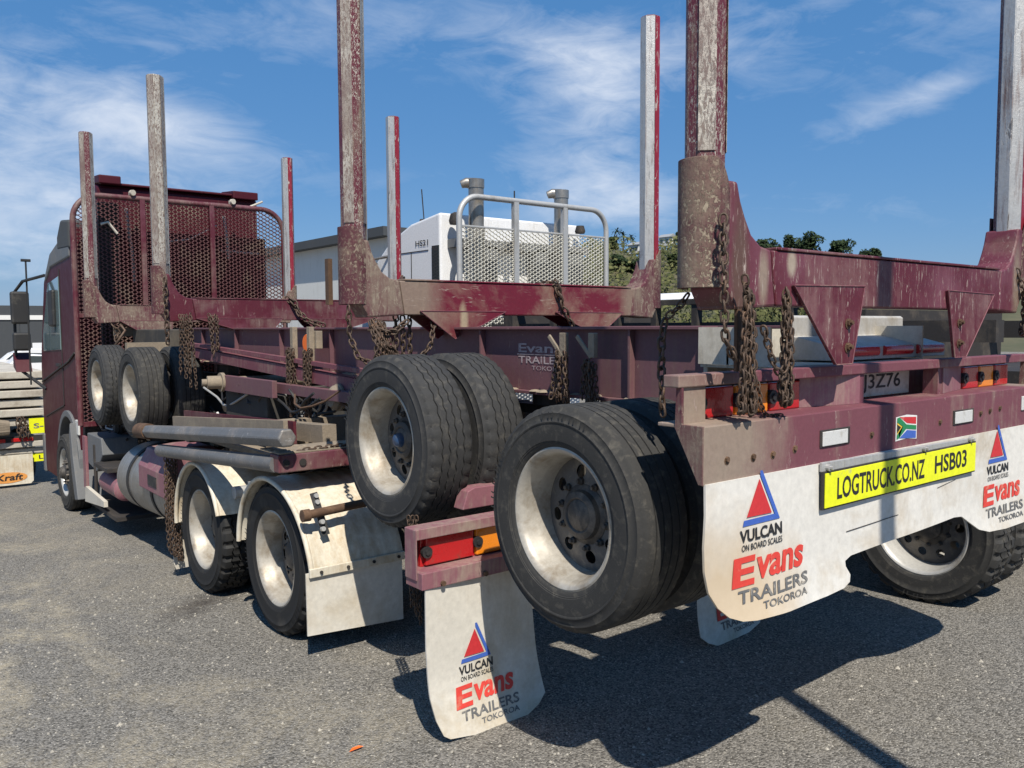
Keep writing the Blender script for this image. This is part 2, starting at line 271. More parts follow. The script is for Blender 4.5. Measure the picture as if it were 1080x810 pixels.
# ---------------------------------------------------------------- helpers
WL={}
def thing(name,label,cat,loc,group=None):
    o=bpy.data.objects.new(name,None); o.empty_display_size=.2; S.collection.objects.link(o); o.location=loc; WL[o]=Vector(loc)
    o['label']=label; o['category']=cat
    if group: o['group']=group
    return o
def tag(o,label,cat,group=None):
    o['label']=label; o['category']=cat
    if group: o['group']=group
    return o
def obj1(name,bm,m,parent=None,loc=None,smooth=False,bevel=0,label=None,kind=None,segs=2):
    if isinstance(bm,bmesh.types.BMesh):
        org=Vector(loc) if loc is not None else (WL[parent] if parent else Vector((0,0,0)))
        bmesh.ops.translate(bm,verts=bm.verts,vec=-org)
        me=bpy.data.meshes.new(name); bmesh.ops.recalc_face_normals(bm,faces=bm.faces); bm.to_mesh(me); bm.free()
    else: me=bm; org=Vector(loc)
    for mm in (m if isinstance(m,(list,tuple)) else [m]): me.materials.append(mm)
    o=bpy.data.objects.new(name,me); S.collection.objects.link(o); WL[o]=org
    if parent: o.parent=parent; o.location=org-WL[parent]
    else: o.location=org
    if smooth:
        for p in me.polygons: p.use_smooth=True
        try: me.set_sharp_from_angle(angle=R(38))
        except Exception: pass
    if bevel:
        b=o.modifiers.new('bevel','BEVEL'); b.width=bevel; b.segments=segs; b.limit_method='ANGLE'; b.angle_limit=R(40)
    if label: o['label']=label
    if kind: o['kind']=kind
    return o
SKIP={'lettering','crown','headboard_mesh','guard_mesh','chain','mud_clods','dirt_on_deck','hanging_chain','chain_bundle','draped_chain','low_chain','tyre','wheel','wheel_disc','cladding_rib','trunk','axle','suspension'}
def pieces(bm):
    bm.verts.index_update(); seen=set(); comps=[]
    for v in bm.verts:
        if v in seen: continue
        st=[v]; seen.add(v); c=[]
        while st:
            q=st.pop(); c.append(q)
            for e in q.link_edges:
                w_=e.other_vert(q)
                if w_ not in seen: seen.add(w_); st.append(w_)
        lo=[min(q.co[i] for q in c)-.004 for i in range(3)]; hi=[max(q.co[i] for q in c)+.004 for i in range(3)]; comps.append([lo,hi,c])
    ch=True
    while ch:
        ch=False
        for i in range(len(comps)):
            for j in range(i+1,len(comps)):
                a,b=comps[i],comps[j]
                if all(a[0][k]<=b[1][k] and b[0][k]<=a[1][k] for k in range(3)):
                    comps[i]=[[min(a[0][k],b[0][k]) for k in range(3)],[max(a[1][k],b[1][k]) for k in range(3)],a[2]+b[2]]; comps.pop(j); ch=True; break
            if ch: break
    return comps
def obj(name,bm,m,parent=None,loc=None,**kw):
    if parent is None or name in SKIP or not isinstance(bm,bmesh.types.BMesh) or len(bm.verts)>12000: return obj1(name,bm,m,parent,loc,**kw)
    cs=pieces(bm)
    if len(cs)<2 or len(cs)>60: return obj1(name,bm,m,parent,loc,**kw)
    first=None
    for c in cs:
        keep=set(c[2]); b2=bmesh.new(); vm={}
        for v in c[2]: vm[v]=b2.verts.new(v.co)
        fs=set(f for v in c[2] for f in v.link_faces)
        for f in fs: nf=b2.faces.new([vm[v] for v in f.verts]); nf.material_index=f.material_index
        o=obj1(name,b2,m,parent,loc,**kw); first=first or o
    bm.free(); return first
def B(): return bmesh.new()
def box(bm,x0,x1,y0,y1,z0,z1,mi=0):
    v=[bm.verts.new(p) for p in ((x0,y0,z0),(x1,y0,z0),(x1,y1,z0),(x0,y1,z0),(x0,y0,z1),(x1,y0,z1),(x1,y1,z1),(x0,y1,z1))]
    for f in ((0,3,2,1),(4,5,6,7),(0,1,5,4),(1,2,6,5),(2,3,7,6),(3,0,4,7)):
        q=bm.faces.new([v[i] for i in f]); q.material_index=mi
def prism(bm,pts,axis,a,b,mi=0):
    def P(p,t):
        if axis=='y': return (p[0],t,p[1])
        if axis=='x': return (t,p[0],p[1])
        return (p[0],p[1],t)
    v0=[bm.verts.new(P(p,a)) for p in pts]; v1=[bm.verts.new(P(p,b)) for p in pts]; n=len(pts)
    f=[bm.faces.new(v0),bm.faces.new(v1[::-1])]
    for i in range(n): f.append(bm.faces.new((v0[i],v1[i],v1[(i+1)%n],v0[(i+1)%n])))
    for q in f: q.material_index=mi
def tube(bm,pts,r,n=10,caps=True,flat=None,mi=0,radii=None,rot0=0):
    pts=[Vector(p) for p in pts]; rings=[]; nrm=None
    for i,p in enumerate(pts):
        t=((pts[min(i+1,len(pts)-1)]-pts[max(i-1,0)])).normalized()
        if nrm is None:
            a=Vector((0,0,1)) if abs(t.z)<.9 else Vector((1,0,0)); nrm=(a-t*a.dot(t)).normalized()
        else: nrm=(nrm-t*nrm.dot(t)).normalized()
        bn=t.cross(nrm); rr=radii[i] if radii else r
        rings.append([bm.verts.new(p+nrm*math.cos(2*PI*k/n+rot0)*rr+bn*math.sin(2*PI*k/n+rot0)*rr*(flat or 1)) for k in range(n)])
    for i in range(len(rings)-1):
        for k in range(n): bm.faces.new((rings[i][k],rings[i][(k+1)%n],rings[i+1][(k+1)%n],rings[i+1][k])).material_index=mi
    if caps: bm.faces.new(rings[0][::-1]).material_index=mi; bm.faces.new(rings[-1]).material_index=mi
def beam(bm,p0,p1,w,h,upv=(0,0,1)):
    p0=Vector(p0);p1=Vector(p1);t=(p1-p0).normalized();u=Vector(upv);u=(u-t*u.dot(t)).normalized();s=t.cross(u)
    v=[]
    for p in (p0,p1):
        for a,b in ((-1,-1),(1,-1),(1,1),(-1,1)): v.append(bm.verts.new(p+s*a*w/2+u*b*h/2))
    for f in ((0,1,2,3),(7,6,5,4),(0,4,5,1),(1,5,6,2),(2,6,7,3),(3,7,4,0)): bm.faces.new([v[i] for i in f])
def lathe_x(bm,prof,n=64,c=(0,0,0),mi=0,close=False):
    # prof: (radius, x); about the x axis
    rings=[]
    for r,x in prof: rings.append([bm.verts.new((c[0]+x,c[1]+r*math.cos(2*PI*k/n),c[2]+r*math.sin(2*PI*k/n))) for k in range(n)])
    m=len(rings)
    for i in range(m if close else m-1):
        a=rings[i]; b=rings[(i+1)%m]
        for k in range(n): bm.faces.new((a[k],a[(k+1)%n],b[(k+1)%n],b[k])).material_index=mi
    return rings
def lathe_z(bm,prof,n=24,c=(0,0,0),mi=0):
    rings=[]
    for r,z in prof: rings.append([bm.verts.new((c[0]+r*math.cos(2*PI*k/n),c[1]+r*math.sin(2*PI*k/n),c[2]+z)) for k in range(n)])
    for i in range(len(rings)-1):
        for k in range(n): bm.faces.new((rings[i][k],rings[i][(k+1)%n],rings[i+1][(k+1)%n],rings[i+1][k])).material_index=mi
    bm.faces.new(rings[0][::-1]); bm.faces.new(rings[-1])
def copy_tree(o,parent=None):
    c=o.copy(); S.collection.objects.link(c); c.parent=parent
    for ch in list(o.children): copy_tree(ch,c)
    return c
def letters(bm,body,x0,z0,x1,z1,y,shear=0,bold=0.0,slope=0,thick=.0015,yf=None):
    """real raised lettering on a surface facing -Y, fitted into the box x0..x1, z0..z1"""
    cu=bpy.data.curves.new('t','FONT'); cu.body=body; cu.size=1; cu.offset=bold; cu.extrude=0; cu.resolution_u=3
    o=bpy.data.objects.new('t',cu); S.collection.objects.link(o); dg=bpy.context.evaluated_depsgraph_get(); dg.update()
    me=bpy.data.meshes.new_from_object(o.evaluated_get(dg)); 
    xs=[v.co.x for v in me.vertices]; ys=[v.co.y for v in me.vertices]; ax,bx,ay,by=min(xs),max(xs),min(ys),max(ys)
    vs=[]
    for v in me.vertices:
        fx=(v.co.x-ax)/(bx-ax); fz=(v.co.y-ay)/(by-ay)
        X=x0+fx*(x1-x0)+shear*fz*(z1-z0); Z=z0+fz*(z1-z0)+slope*fx*(x1-x0)
        Y=(yf(X,Z) if yf else y)-thick
        vs.append(bm.verts.new((X,Y,Z)))
    for p in me.polygons:
        try: bm.faces.new([vs[i] for i in p.vertices])
        except ValueError: pass
    bpy.data.objects.remove(o); bpy.data.meshes.remove(me); bpy.data.curves.remove(cu)
def sheet(bm,pts,y,mi=0,yf=None):
    try: bm.faces.new([bm.verts.new((p[0],(yf(*p) if yf else y),p[1])) for p in pts]).material_index=mi
    except ValueError: pass
# ---------------------------------------------------------------- ground and terrain
def gz(y,x=0):
    if y<20: return -1.665-.055*y
    t=min(1,(y-20)/10); return -2.765-.055*10*(t-t*t/2)
bm=B()
ys=[-60,-20,-8,-4,-2,-1]+[i*.5 for i in range(0,41)]+[21+i for i in range(12)]+[40,60,100,200,400,900,2000]
xs=[-1500,-600,-200,-80,-30,-12,-6,-3]+[i*.5 for i in range(-4,19)]+[11,14,20,30,60,120,200,400,900,2500]
g=[[bm.verts.new((x,y,gz(y))) for x in xs] for y in ys]
for j in range(len(ys)-1):
    for i in range(len(xs)-1): bm.faces.new((g[j][i],g[j][i+1],g[j+1][i+1],g[j+1][i]))
o=obj('ground',bm,groundm,smooth=True); o['kind']='structure'
# loose chips of stone lying on the yard
bm=B()
for i in range(7000):
    if i<5000: x=random.uniform(-.6,4.6); y=random.uniform(1.2,7)
    else: x=random.uniform(-1,6); y=random.uniform(2,13)
    s=random.uniform(.003,.009)*(1.7 if random.random()<.08 else 1)
    c=Vector((x,y,gz(y)+s*.3)); vs=[]
    for k in range(5):
        a=2*PI*k/5+random.uniform(-.3,.3); vs.append(bm.verts.new(c+Vector((math.cos(a)*s*random.uniform(.7,1.2),math.sin(a)*s*random.uniform(.7,1.2),-s*.3))))
    t=bm.verts.new(c+Vector((random.uniform(-.3,.3)*s,random.uniform(-.3,.3)*s,s*.55)))
    for k in range(5): bm.faces.new((vs[k],vs[(k+1)%5],t))
stonem=leafm('stone_chips',(.10,.095,.085),(.42,.39,.33))
o=obj('loose_gravel',bm,stonem); o['kind']='stuff'; tag(o,'pale loose stone chips scattered over the dusty asphalt yard','gravel')

# ---------------------------------------------------------------- wheels
def tyre_bm(Rr,r,W,style,n=168):
    bm=B(); rs=Rr; k_=(Rr-r)
    side=[(r+.002,.034),(r+.010,.020),(r+.022,.010),(r+.030,.0085),(r+.032,.0055),(r+.036,.0055),(r+.038,.003),(r+.45*k_,.000),(r+.60*k_,.001),(r+.62*k_,-.0015),(r+.65*k_,-.0015),(r+.67*k_,.002),(r+.80*k_,.009),(r+.82*k_,.008),(r+.84*k_,.008),(r+.86*k_,.014)]
    prof=[(a,b,'s') for a,b in side]
    prof+=[(rs-.012,.022,'h'),(rs-.003,.030,'h')]
    gd=.010 if style!='drive' else .017; x0,x1=.034,W-.034
    ng=4 if style!='drive' else 3; wg=.0075 if style!='drive' else .012
    prof.append((rs,x0,'t'))
    for i in range(ng):
        gc=x0+(x1-x0)*(i+1)/(ng+1)
        prof+=[(rs+.001,gc-wg/2,'g%d'%i),(rs-gd,gc-wg/2+.001,'g%d'%i),(rs-gd,gc+wg/2-.001,'g%d'%i),(rs+.001,gc+wg/2,'g%d'%i)]
    prof.append((rs,x1,'t'))
    prof+=[(rs-.003,W-.030,'h'),(rs-.012,W-.022,'h')]+[(a,W-b,'s') for a,b in side[::-1]]
    rings=[]
    for (a,x,kd) in prof:
        ring=[]
        for k in range(n):
            rr=a; xx=x
            if kd[0]=='g' and style in('zig','drive'):
                z=abs((k%4)-2)/2.-.5; xx+=z*(.009 if style=='zig' else .018)*(1 if int(kd[1])%2 else -1)
            if kd in('h','t') :
                if style=='zig' and k%4==0: rr-=.009
                if style=='drive' and k%6 in(0,1): rr-=.020
                if style=='straight' and k%3==0: rr-=.002
            if kd[0]=='g' and style=='drive' and (k+3*int(kd[1]))%6 in(0,1) and a>rs-.001: rr-=.012
            an=2*PI*k/n
            ring.append(bm.verts.new((xx,rr*math.cos(an),rr*math.sin(an))))
        rings.append(ring)
    for i in range(len(rings)-1):
        for k in range(n): bm.faces.new((rings[i][k],rings[i][(k+1)%n],rings[i+1][(k+1)%n],rings[i+1][k]))
    # raised marks on the side wall, worn past reading
    for q in range(2):
        a0=random.uniform(0,2*PI)
        for j in range(9):
            a=a0+j*.075; rr0=r+.70*k_; 
            for s in (0,):
                pts=[]
                for (dr,da) in ((0,0),(.028,.006),(.028,.022),(0,.016)): pts.append(bm.verts.new((-.0022,(rr0+dr)*math.cos(a+da+.02*(j%2)),(rr0+dr)*math.sin(a+da+.02*(j%2)))))
                bm.faces.new(pts)
    return bm
def disc_bm(r,x_d,nh,hr,hc,hubr,n=120):
    """dished wheel centre with real hand holes"""
    bm=B(); rr=[r]+[r-(r-hubr)*t/14 for t in range(1,15)]
    rings=[]
    for i,q in enumerate(rr):
        t=(r-q)/(r-hubr); x=x_d-.018*math.sin(min(1,t*1.25)*PI*.5)+(.012 if t>.9 else 0)
        rings.append([bm.verts.new((x,q*math.cos(2*PI*k/n),q*math.sin(2*PI*k/n))) for k in range(n)])
    fs=[]
    for i in range(len(rings)-1):
        for k in range(n): fs.append(bm.faces.new((rings[i][k],rings[i][(k+1)%n],rings[i+1][(k+1)%n],rings[i+1][k])))
    kill=[]
    hs=[(hc*math.cos(2*PI*(j+.5)/nh),hc*math.sin(2*PI*(j+.5)/nh)) for j in range(nh)]
    for f in fs:
        c=f.calc_center_median()
        for hy,hz in hs:
            if math.hypot(c.y-hy,c.z-hz)<hr: kill.append(f); break
    bmesh.ops.delete(bm,geom=kill,context='FACES')
    for v in bm.verts:
        for hy,hz in hs:
            d=math.hypot(v.co.y-hy,v.co.z-hz)
            if d<hr*1.22 and d>1e-6:
                v.co.y=hy+(v.co.y-hy)/d*hr; v.co.z=hz+(v.co.z-hz)/d*hr
    bmesh.ops.delete(bm,geom=[v for v in bm.verts if not v.link_faces],context='VERTS')
    return bm
PROTO={}
def wheel_proto(key,Rr,r,W,style,tm,rm,hub='trailer',dish=.165,inner=False):
    bm=B(); q=r
    lathe_x(bm,[(q+.004,.036),(q+.014,.026),(q+.014,.018),(q+.006,.015),(q-.004,.019),(q-.012,.030),(q-.020,.045),(q-.024,.075),(q-.032,.090),(q-.036,.12),(q-.038,dish+.01),(q-.046,W*.66),(q-.03,W-.05),(q+.012,W-.02)],96)
    rim=obj('wheel',bm,rm,loc=(0,0,0),smooth=True); 
    ty=obj('tyre',tyre_bm(Rr,r,W,style),tm,parent=rim,smooth=True)
    ds=obj('wheel_disc',disc_bm(q-.037,dish,8 if hub!='drive' else 10,.0265 if hub!='drive' else .028,r*.64,.085),rimdisc,parent=rim,smooth=True)
    bm=B()
    if hub=='steer':
        lathe_x(bm,[(.12,.05),(.115,.02),(.085,.005),(.07,-.03),(.05,-.04),(.001,-.042)],40)
    elif hub=='drive':
        lathe_x(bm,[(.14,dish),(.125,dish-.02),(.09,dish-.03),(.085,dish-.05),(.06,dish-.06),(.001,dish-.062)],40)
    else:
        lathe_x(bm,[(.125,dish),(.118,dish-.02),(.098,dish-.03),(.092,dish-.050),(.074,dish-.058),(.068,dish-.058),(.062,dish-.052),(.054,dish-.058),(.001,dish-.062)],40)
    hb=obj('hub',bm,hubm,parent=rim,smooth=True)
    bm=B(); nn=10
    for j in range(nn):
        a=2*PI*j/nn+.1; rr=.130 if hub!='steer' else .14; x0=dish-.03 if hub!='steer' else .02
        lathe_x(bm,[(.015,x0+.04),(.015,x0),(.011,x0-.004),(.008,x0-.014),(.001,x0-.014)],6,(0,rr*math.cos(a),rr*math.sin(a)))
    obj('wheel_nut',bm,hubm,parent=rim)
    PROTO[key]=rim
TR,TRr,TW=.433,.262,.272
wheel_proto('t_zig',TR,TRr,TW,'zig',rubber,rimw)
wheel_proto('t_str',TR,TRr,TW,'straight',rubber_d,rimw)
wheel_proto('drive',.482,.292,.27,'drive',rubberblk,rimw,'drive',.175)
wheel_proto('drive_d',.482,.292,.27,'drive',rubber_d,rimsil,'drive',.175)
wheel_proto('steer',.485,.292,.30,'straight',rubber_d,rimsil,'steer',.06)
def wheel(key,parent,x,y,z,flip=False,rot=0,label=None,first={}):
    c=copy_tree(PROTO[key],parent); c.location=Vector((x,y,z))-WL[parent]
    c.rotation_euler=(rot,0,PI if flip else 0)
    if label: c['label']=label
    return c
def dual(key,parent,x,y,z,right=False,gap=.055,W=TW,lab=None):
    s=-1 if right else 1
    a=wheel(key,parent,x,y,z,right,random.uniform(0,6),lab); b=wheel(key,parent,x+s*(W+gap),y,z,right,random.uniform(0,6))
    return a

XC=3.33
# ---------------------------------------------------------------- bolster shape shared by truck and trailer
def octo(cx,cy,r,rot=PI/8,n=8): return [(cx+r*math.cos(rot+2*PI*k/n),cy+r*math.sin(rot+2*PI*k/n)) for k in range(n)]
def bolster(parent,yc,beam_m,ends_m,gus,postmL,postmR,lean=0,rear=False,sleeve=True,hz=.12,dxc=0,k=1.0):
    XC=globals()['XC']+dxc
    y0,y1=yc-.08,yc+.08
    zb=.063
    half=[(XC-1.27,.125),(XC-1.27,.52),(XC-1.105,.52),(XC-1.095,.43),(XC-1.075,.35),(XC-1.04,.295),(XC-.99,.262),(XC-.93,.25)]
    mir=[(2*XC-a,b) for a,b in half[::-1]]
    bot=[(XC+1.15,zb-.02),(XC+.9,zb),(XC-.9,zb),(XC-1.15,zb-.02)]
    bm=B(); 
    # centre beam and the two end castings as one bolster, ends muddier
    prism(bm,[(XC-.93,.25),(XC+.93,.25),(XC+.9,zb),(XC-.9,zb)],'y',y0,y1)
    ob=obj('bolster_beam',bm,beam_m,parent,bevel=.006)
    for s in (-1,1):
        pts=[(XC-1.13,.060),(XC-1.165,.115),(XC-1.165,.46),(XC-1.118,.46),(XC-1.10,.40),(XC-1.075,.35),(XC-1.04,.295),(XC-.99,.262),(XC-.931,.2515),(XC-.901,zb-.0015),(XC-1.13,zb-.015)]
        if s>0: pts=[(2*XC-a,b) for a,b in pts]
        bm=B(); prism(bm,pts,'y',y0+.002,y1-.002)
        obj('post_bracket',bm,ends_m,ob,bevel=.01)
    # outlines of the flange ribs along the beam
    bm=B(); prism(bm,[(XC-.90,.252),(XC+.90,.252),(XC+.90,.262),(XC-.90,.262)],'y',y0-.006,y1+.006)
    obj('top_flange',bm,beam_m,ob,bevel=.003)
    # saddle plates under the beam
    for pl in gus:
        for s in (-1,1):
            q=[(p if s<0 else (2*XC-p[0],p[1])) for p in pl]
            bm=B(); prism(bm,q,'y',y0-.014,y0-.001)
            o=obj('saddle_plate',bm,beam_m,ob,bevel=.003)
            bm=B(); lp=[(a,y0-.015,b) for a,b in q]
            for e in range(len(lp)): tube(bm,[lp[e],lp[(e+1)%len(lp)]],.0026,6)
            obj('weld_bead',bm,pink,o)
            if not rear: bm=B(); prism(bm,[(a,b-.001) for a,b in q],'y',y1+.002,y1+.014); obj('saddle_plate',bm,beam_m,ob,bevel=.003)
            if rear:
                cx=sum(p[0] for p in q[2:4])/2+ (0.02 if s<0 else -.02)
                bm=B()
                for z in (.0,-.085):
                    lathe_z(bm,[(.016,0),(.016,.012),(.009,.013),(.009,.022)],6)
                    for v in bm.verts:
                        pass
                bm.free(); bm=B()
                for z in (.005,-.085):
                    tube(bm,[(cx,y0-.014,z),(cx,y0-.026,z)],.014,6); tube(bm,[(cx,y0-.024,z),(cx,y0-.036,z)],.008,8)
                    tube(bm,[(cx,y0-.0145,z-.004),(cx,y0-.017,z-.004)],.020,16)
                obj('bolt',bm,rust,ob)
    # posts
    for s,pm in ((-1,postmL),(1,postmR)):
        cx=XC+s*(1.168+(.022 if rear else 0)); rr=.067
        pts=octo(cx,yc,rr)
        bm=B(); prism(bm,pts,'z',.13,2.14)
        if s>0:
            for v in bm.verts:
                if v.co.z>1: v.co.x+=.0
        po=obj('post',bm,pm,ob,bevel=.006)
        # worn inner wear strip: bare steel on the log side, red paint face towards the rear
        bm=B(); xi=cx-s*.066
        prism(bm,[(xi-s*.0,yc-.030),(xi-s*.006,yc-.026),(xi-s*.006,yc+.026),(xi,yc+.030)],'z',.30,2.13)
        obj('wear_strip',bm,post_s,po,bevel=.002)
        if s>0:
            bm=B(); box(bm,cx-.018,cx+.026,yc-.0655,yc-.0625,.34,2.135); obj('painted_face',bm,post_red,po)
            bm=B(); prism(bm,[(cx-.0665,yc-.026),(cx-.064,yc-.029),(cx-.028,yc-.065),(cx-.025,yc-.0665)],'z',.34,2.13); obj('scraped_face',bm,post_s,po)
        else:
            bm=B(); 
            for (ax,ay,bx,by) in ((-.0665,-.026,-.028,-.065),(.028,-.065,.0665,-.026)):
                prism(bm,[(cx+ax*1.01,yc+ay*1.01),(cx+bx*1.01,yc+by*1.01),(cx+bx*.98,yc+by*.98),(cx+ax*.98,yc+ay*.98)],'z',.55,2.13)
            obj('scraped_face',bm,post_mid,po)
        if sleeve:
            bm=B(); n=32; R1=.084; R0=.075; rings=[]
            for k in range(n+1):
                a=R(78+232*k/n) if s<0 else R(102-232*k/n)
                ct,st=math.cos(a),math.sin(a)
                top=.53-.16*max(0,(k/n-.72)/.28)**1.5
                rings.append([bm.verts.new((cx+ct*q,yc+st*q,z)) for q,z in ((R1,.118),(R1,.3),(R1,top),(R0,top),(R0,.118))])
            for k in range(n):
                for j in range(5): bm.faces.new((rings[k][j],rings[k][(j+1)%5],rings[k+1][(j+1)%5],rings[k+1][j]))
            bm.faces.new(rings[0]); bm.faces.new(rings[-1][::-1])
            obj('post_sleeve',bm,sleeve_m,ob,smooth=True,bevel=.002)
    return ob

# ================================================================ TRAILER (piggybacked on the truck)
T=thing('log_trailer','maroon four-axle log trailer carried piggyback, wheels off the ground, yellow sign at its rear','trailer',(XC,4,-1.0))
RL,RR=2.80,3.86
for xr in (RL,RR):
    bm=B(); zt,zb=-.006,-.352
    box(bm,xr-.052,xr+.052,2.20,8.9,zt-.014,zt); box(bm,xr-.052,xr+.052,2.20,8.9,zb,zb+.016); box(bm,xr-.007,xr+.007,2.20,8.9,zb+.016,zt-.014)
    fr=obj('chassis_rail',bm,maroon_dark,T,bevel=.002)
    bm=B()
    for y in (2.62,3.75,4.75,5.6,6.5,7.5,8.4): box(bm,xr-.042 if xr<XC else xr+.008,xr-.008 if xr<XC else xr+.042,y-.006,y+.006,zb+.017,zt-.0145)
    obj('web_stiffener',bm,maroon_dark,fr)
    bm=B()
    for i in range(60):   # crusted mud on the lower flange
        y=random.uniform(2.25,8.6); s=random.uniform(.01,.035)
        lathe_z(bm,[(s*1.2,0),(s*.8,s*.25),(s*.2,s*.34)],7,(xr-random.uniform(.02,.045),y,zb+.016))
    obj('mud_clods',bm,mudc,fr,kind='stuff')
bm=B()
for y in (2.9,4.03,5.3,6.4,7.51,8.6): box(bm,RL+.008,RR-.008,y-.05,y+.05,-.32,-.03)
obj('cross_member',bm,maroon_dark,T)
# faded lettering on the rail side (faces -X)
def letters_x(bm,body,y0,y1,z0,z1,x,**k):
    b2=B(); letters(b2,body,0,z0,1,z1,0,**k)
    vm={}
    for v in b2.verts: vm[v]=bm.verts.new((x,y0+(v.co.x)*(y1-y0),v.co.z))
    for f in b2.faces:
        try: bm.faces.new([vm[v] for v in f.verts])
        except ValueError: pass
    b2.free()
bm=B(); letters_x(bm,'Evans',3.45,3.11,-.140,-.092,RL-.0095,shear=0,bold=.02)
letters_x(bm,'TRAILERS',3.45,3.06,-.197,-.158,RL-.0095,bold=.015); letters_x(bm,'TOKOROA',3.34,3.06,-.230,-.208,RL-.0095)
box(bm,RL-.0098,RL-.0090,3.05,3.46,-.152,-.147)
obj('lettering',bm,paleink,T,label='faded pale lettering on the side of the chassis rail')
# bolsters
gr=[[(2.575,.135),(3.045,.143),(2.965,-.150),(2.855,-.150)]]
b1=bolster(T,1.76,maroon_r,maroon_r,gr,post_m,post_m,rear=True,dxc=.062)
g2=[[(2.52,.085),(3.13,.085),(2.95,.005),(2.80,-.045),(2.755,-.075)]]
b2=bolster(T,4.08,maroon_2,maroon_mud,g2,post_m,post_m)
bm=B(); box(bm,2.075,2.10,4.21,4.25,.12,.37); obj('rusty_bar',bm,rust,b2)
bm=B(); box(bm,2.285,2.345,1.685,1.70,-.155,.062); obj('chain_lug',bm,rust,b1,bevel=.003)
# thick mud caked round the rear post bracket and the scraped arc
# rear end assembly
XL_,XR_=2.075,4.80
bm=B()
box(bm,XL_-.02,XR_+.02,1.735,1.80,-.200,-.160); box(bm,RL,RR,1.80,1.85,-.195,-.165)
cb=obj('rear_cross_bar',bm,pink,T,bevel=.004)
bm=B(); box(bm,XL_,XR_,1.65,1.662,-.505,-.318); box(bm,XL_,XR_,1.662,1.84,-.330,-.318)
rb=obj('rear_bumper',bm,pink,T,bevel=.003)
for s,x in ((-1,XL_),(1,XR_)):
    bm=B(); prism(bm,[(1.735,-.200),(1.76,-.200),(1.765,-.330),(1.668,-.503),(1.651,-.503),(1.651,-.317),(1.735,-.317)],'x',x-.004 if s<0 else x-.006,x+.006 if s<0 else x+.004)
    obj('end_plate',bm,maroon_mud,rb,bevel=.002)
# frame around lamp recesses
bm=B(); box(bm,XL_+.006,XL_+.125,1.745,1.757,-.318,-.200)
box(bm,2.84,3.20,1.800,1.812,-.318,-.200); box(bm,3.84,4.20,1.800,1.812,-.318,-.200); box(bm,3.16,3.20,1.745,1.80,-.318,-.200); box(bm,3.84,3.88,1.745,1.80,-.318,-.200)
box(bm,2.27,XR_-.01,1.90,1.91,-.33,-.17)
obj('recess_panel',bm,pink,rb)
# wedge gussets in the lit recesses
bm=B(); prism(bm,[(2.83,1.80),(3.16,1.80),(3.16,1.74)],'z',-.317,-.201); prism(bm,[(4.20,1.80),(3.88,1.80),(3.88,1.74)],'z',-.317,-.201)
obj('gusset',bm,pinkclean,rb)
def lamp(x0,x1,y,z0,z1,cols,parent,base=blackp):
    bm=B(); box(bm,x0-.008,x1+.008,y+.02,y+.045,z0-.008,z1+.008); lb=obj('lamp_housing',bm,base,parent,bevel=.004)
    n=len(cols); wd=(x1-x0)/n
    for i,cm in enumerate(cols):
        bm=B(); a=x0+i*wd+.004; b=x0+(i+1)*wd-.004
        prism(bm,[(a,y+.02),(a+.006,y),(b-.006,y),(b,y+.02)],'z',z0,z1); obj('lamp_lens',bm,cm,lb,bevel=.006)
    bm=B()
    for i in range(n):
        cx=x0+i*wd+.012
        tube(bm,[(cx,y+.01,(z0+z1)/2),(cx,y-.010,(z0+z1)/2)],.026,16); tube(bm,[(cx,y-.01,(z0+z1)/2),(cx,y-.016,(z0+z1)/2)],.013,6)
    obj('lamp_plug',bm,blackp,lb)
    return lb
lamp(2.225,2.835,1.795,-.318,-.212,[redlens,amblens,redlens],rb)
lamp(4.215,4.745,1.795,-.318,-.212,[redlens,amblens,redlens],rb)
# licence plate in the recess
bm=B(); box(bm,3.32,3.82,1.865,1.869,-.315,-.205); pl=obj('licence_plate',bm,plate_m,T,bevel=.004)
bm=B(); letters(bm,'J3Z76',3.405,-.300,3.735,-.218,1.8645,bold=.012,thick=.001); obj('lettering',bm,blackink,pl)
# marker lamps and bolts set in the bumper
for a,b in ((2.737,2.918),(3.792,3.973)):
    bm=B(); box(bm,a-.01,b+.01,1.6455,1.6505,-.446,-.382); rc=obj('lamp_frame',bm,darksteel,rb,bevel=.002)
    bm=B(); box(bm,a,b-.012,1.641,1.6455,-.441,-.388); obj('clear_lamp',bm,lampw,rc,bevel=.004)
bm=B(); box(bm,4.52,4.60,1.643,1.6505,-.43,-.36); obj('clear_lamp',bm,lampw,rb,bevel=.003)
bm=B()
for x,z in ((2.19,-.43),(2.33,-.435),(2.44,-.437),(2.57,-.43),(3.09,-.425),(3.66,-.42),(4.06,-.41),(4.16,-.405),(4.27,-.40)):
    tube(bm,[(x,1.651,z),(x,1.642,z)],.009,6); tube(bm,[(x+.002,1.6505,z-.006),(x+.002,1.6490,z-.006)],.014,12)
obj('bolt',bm,rust,rb)
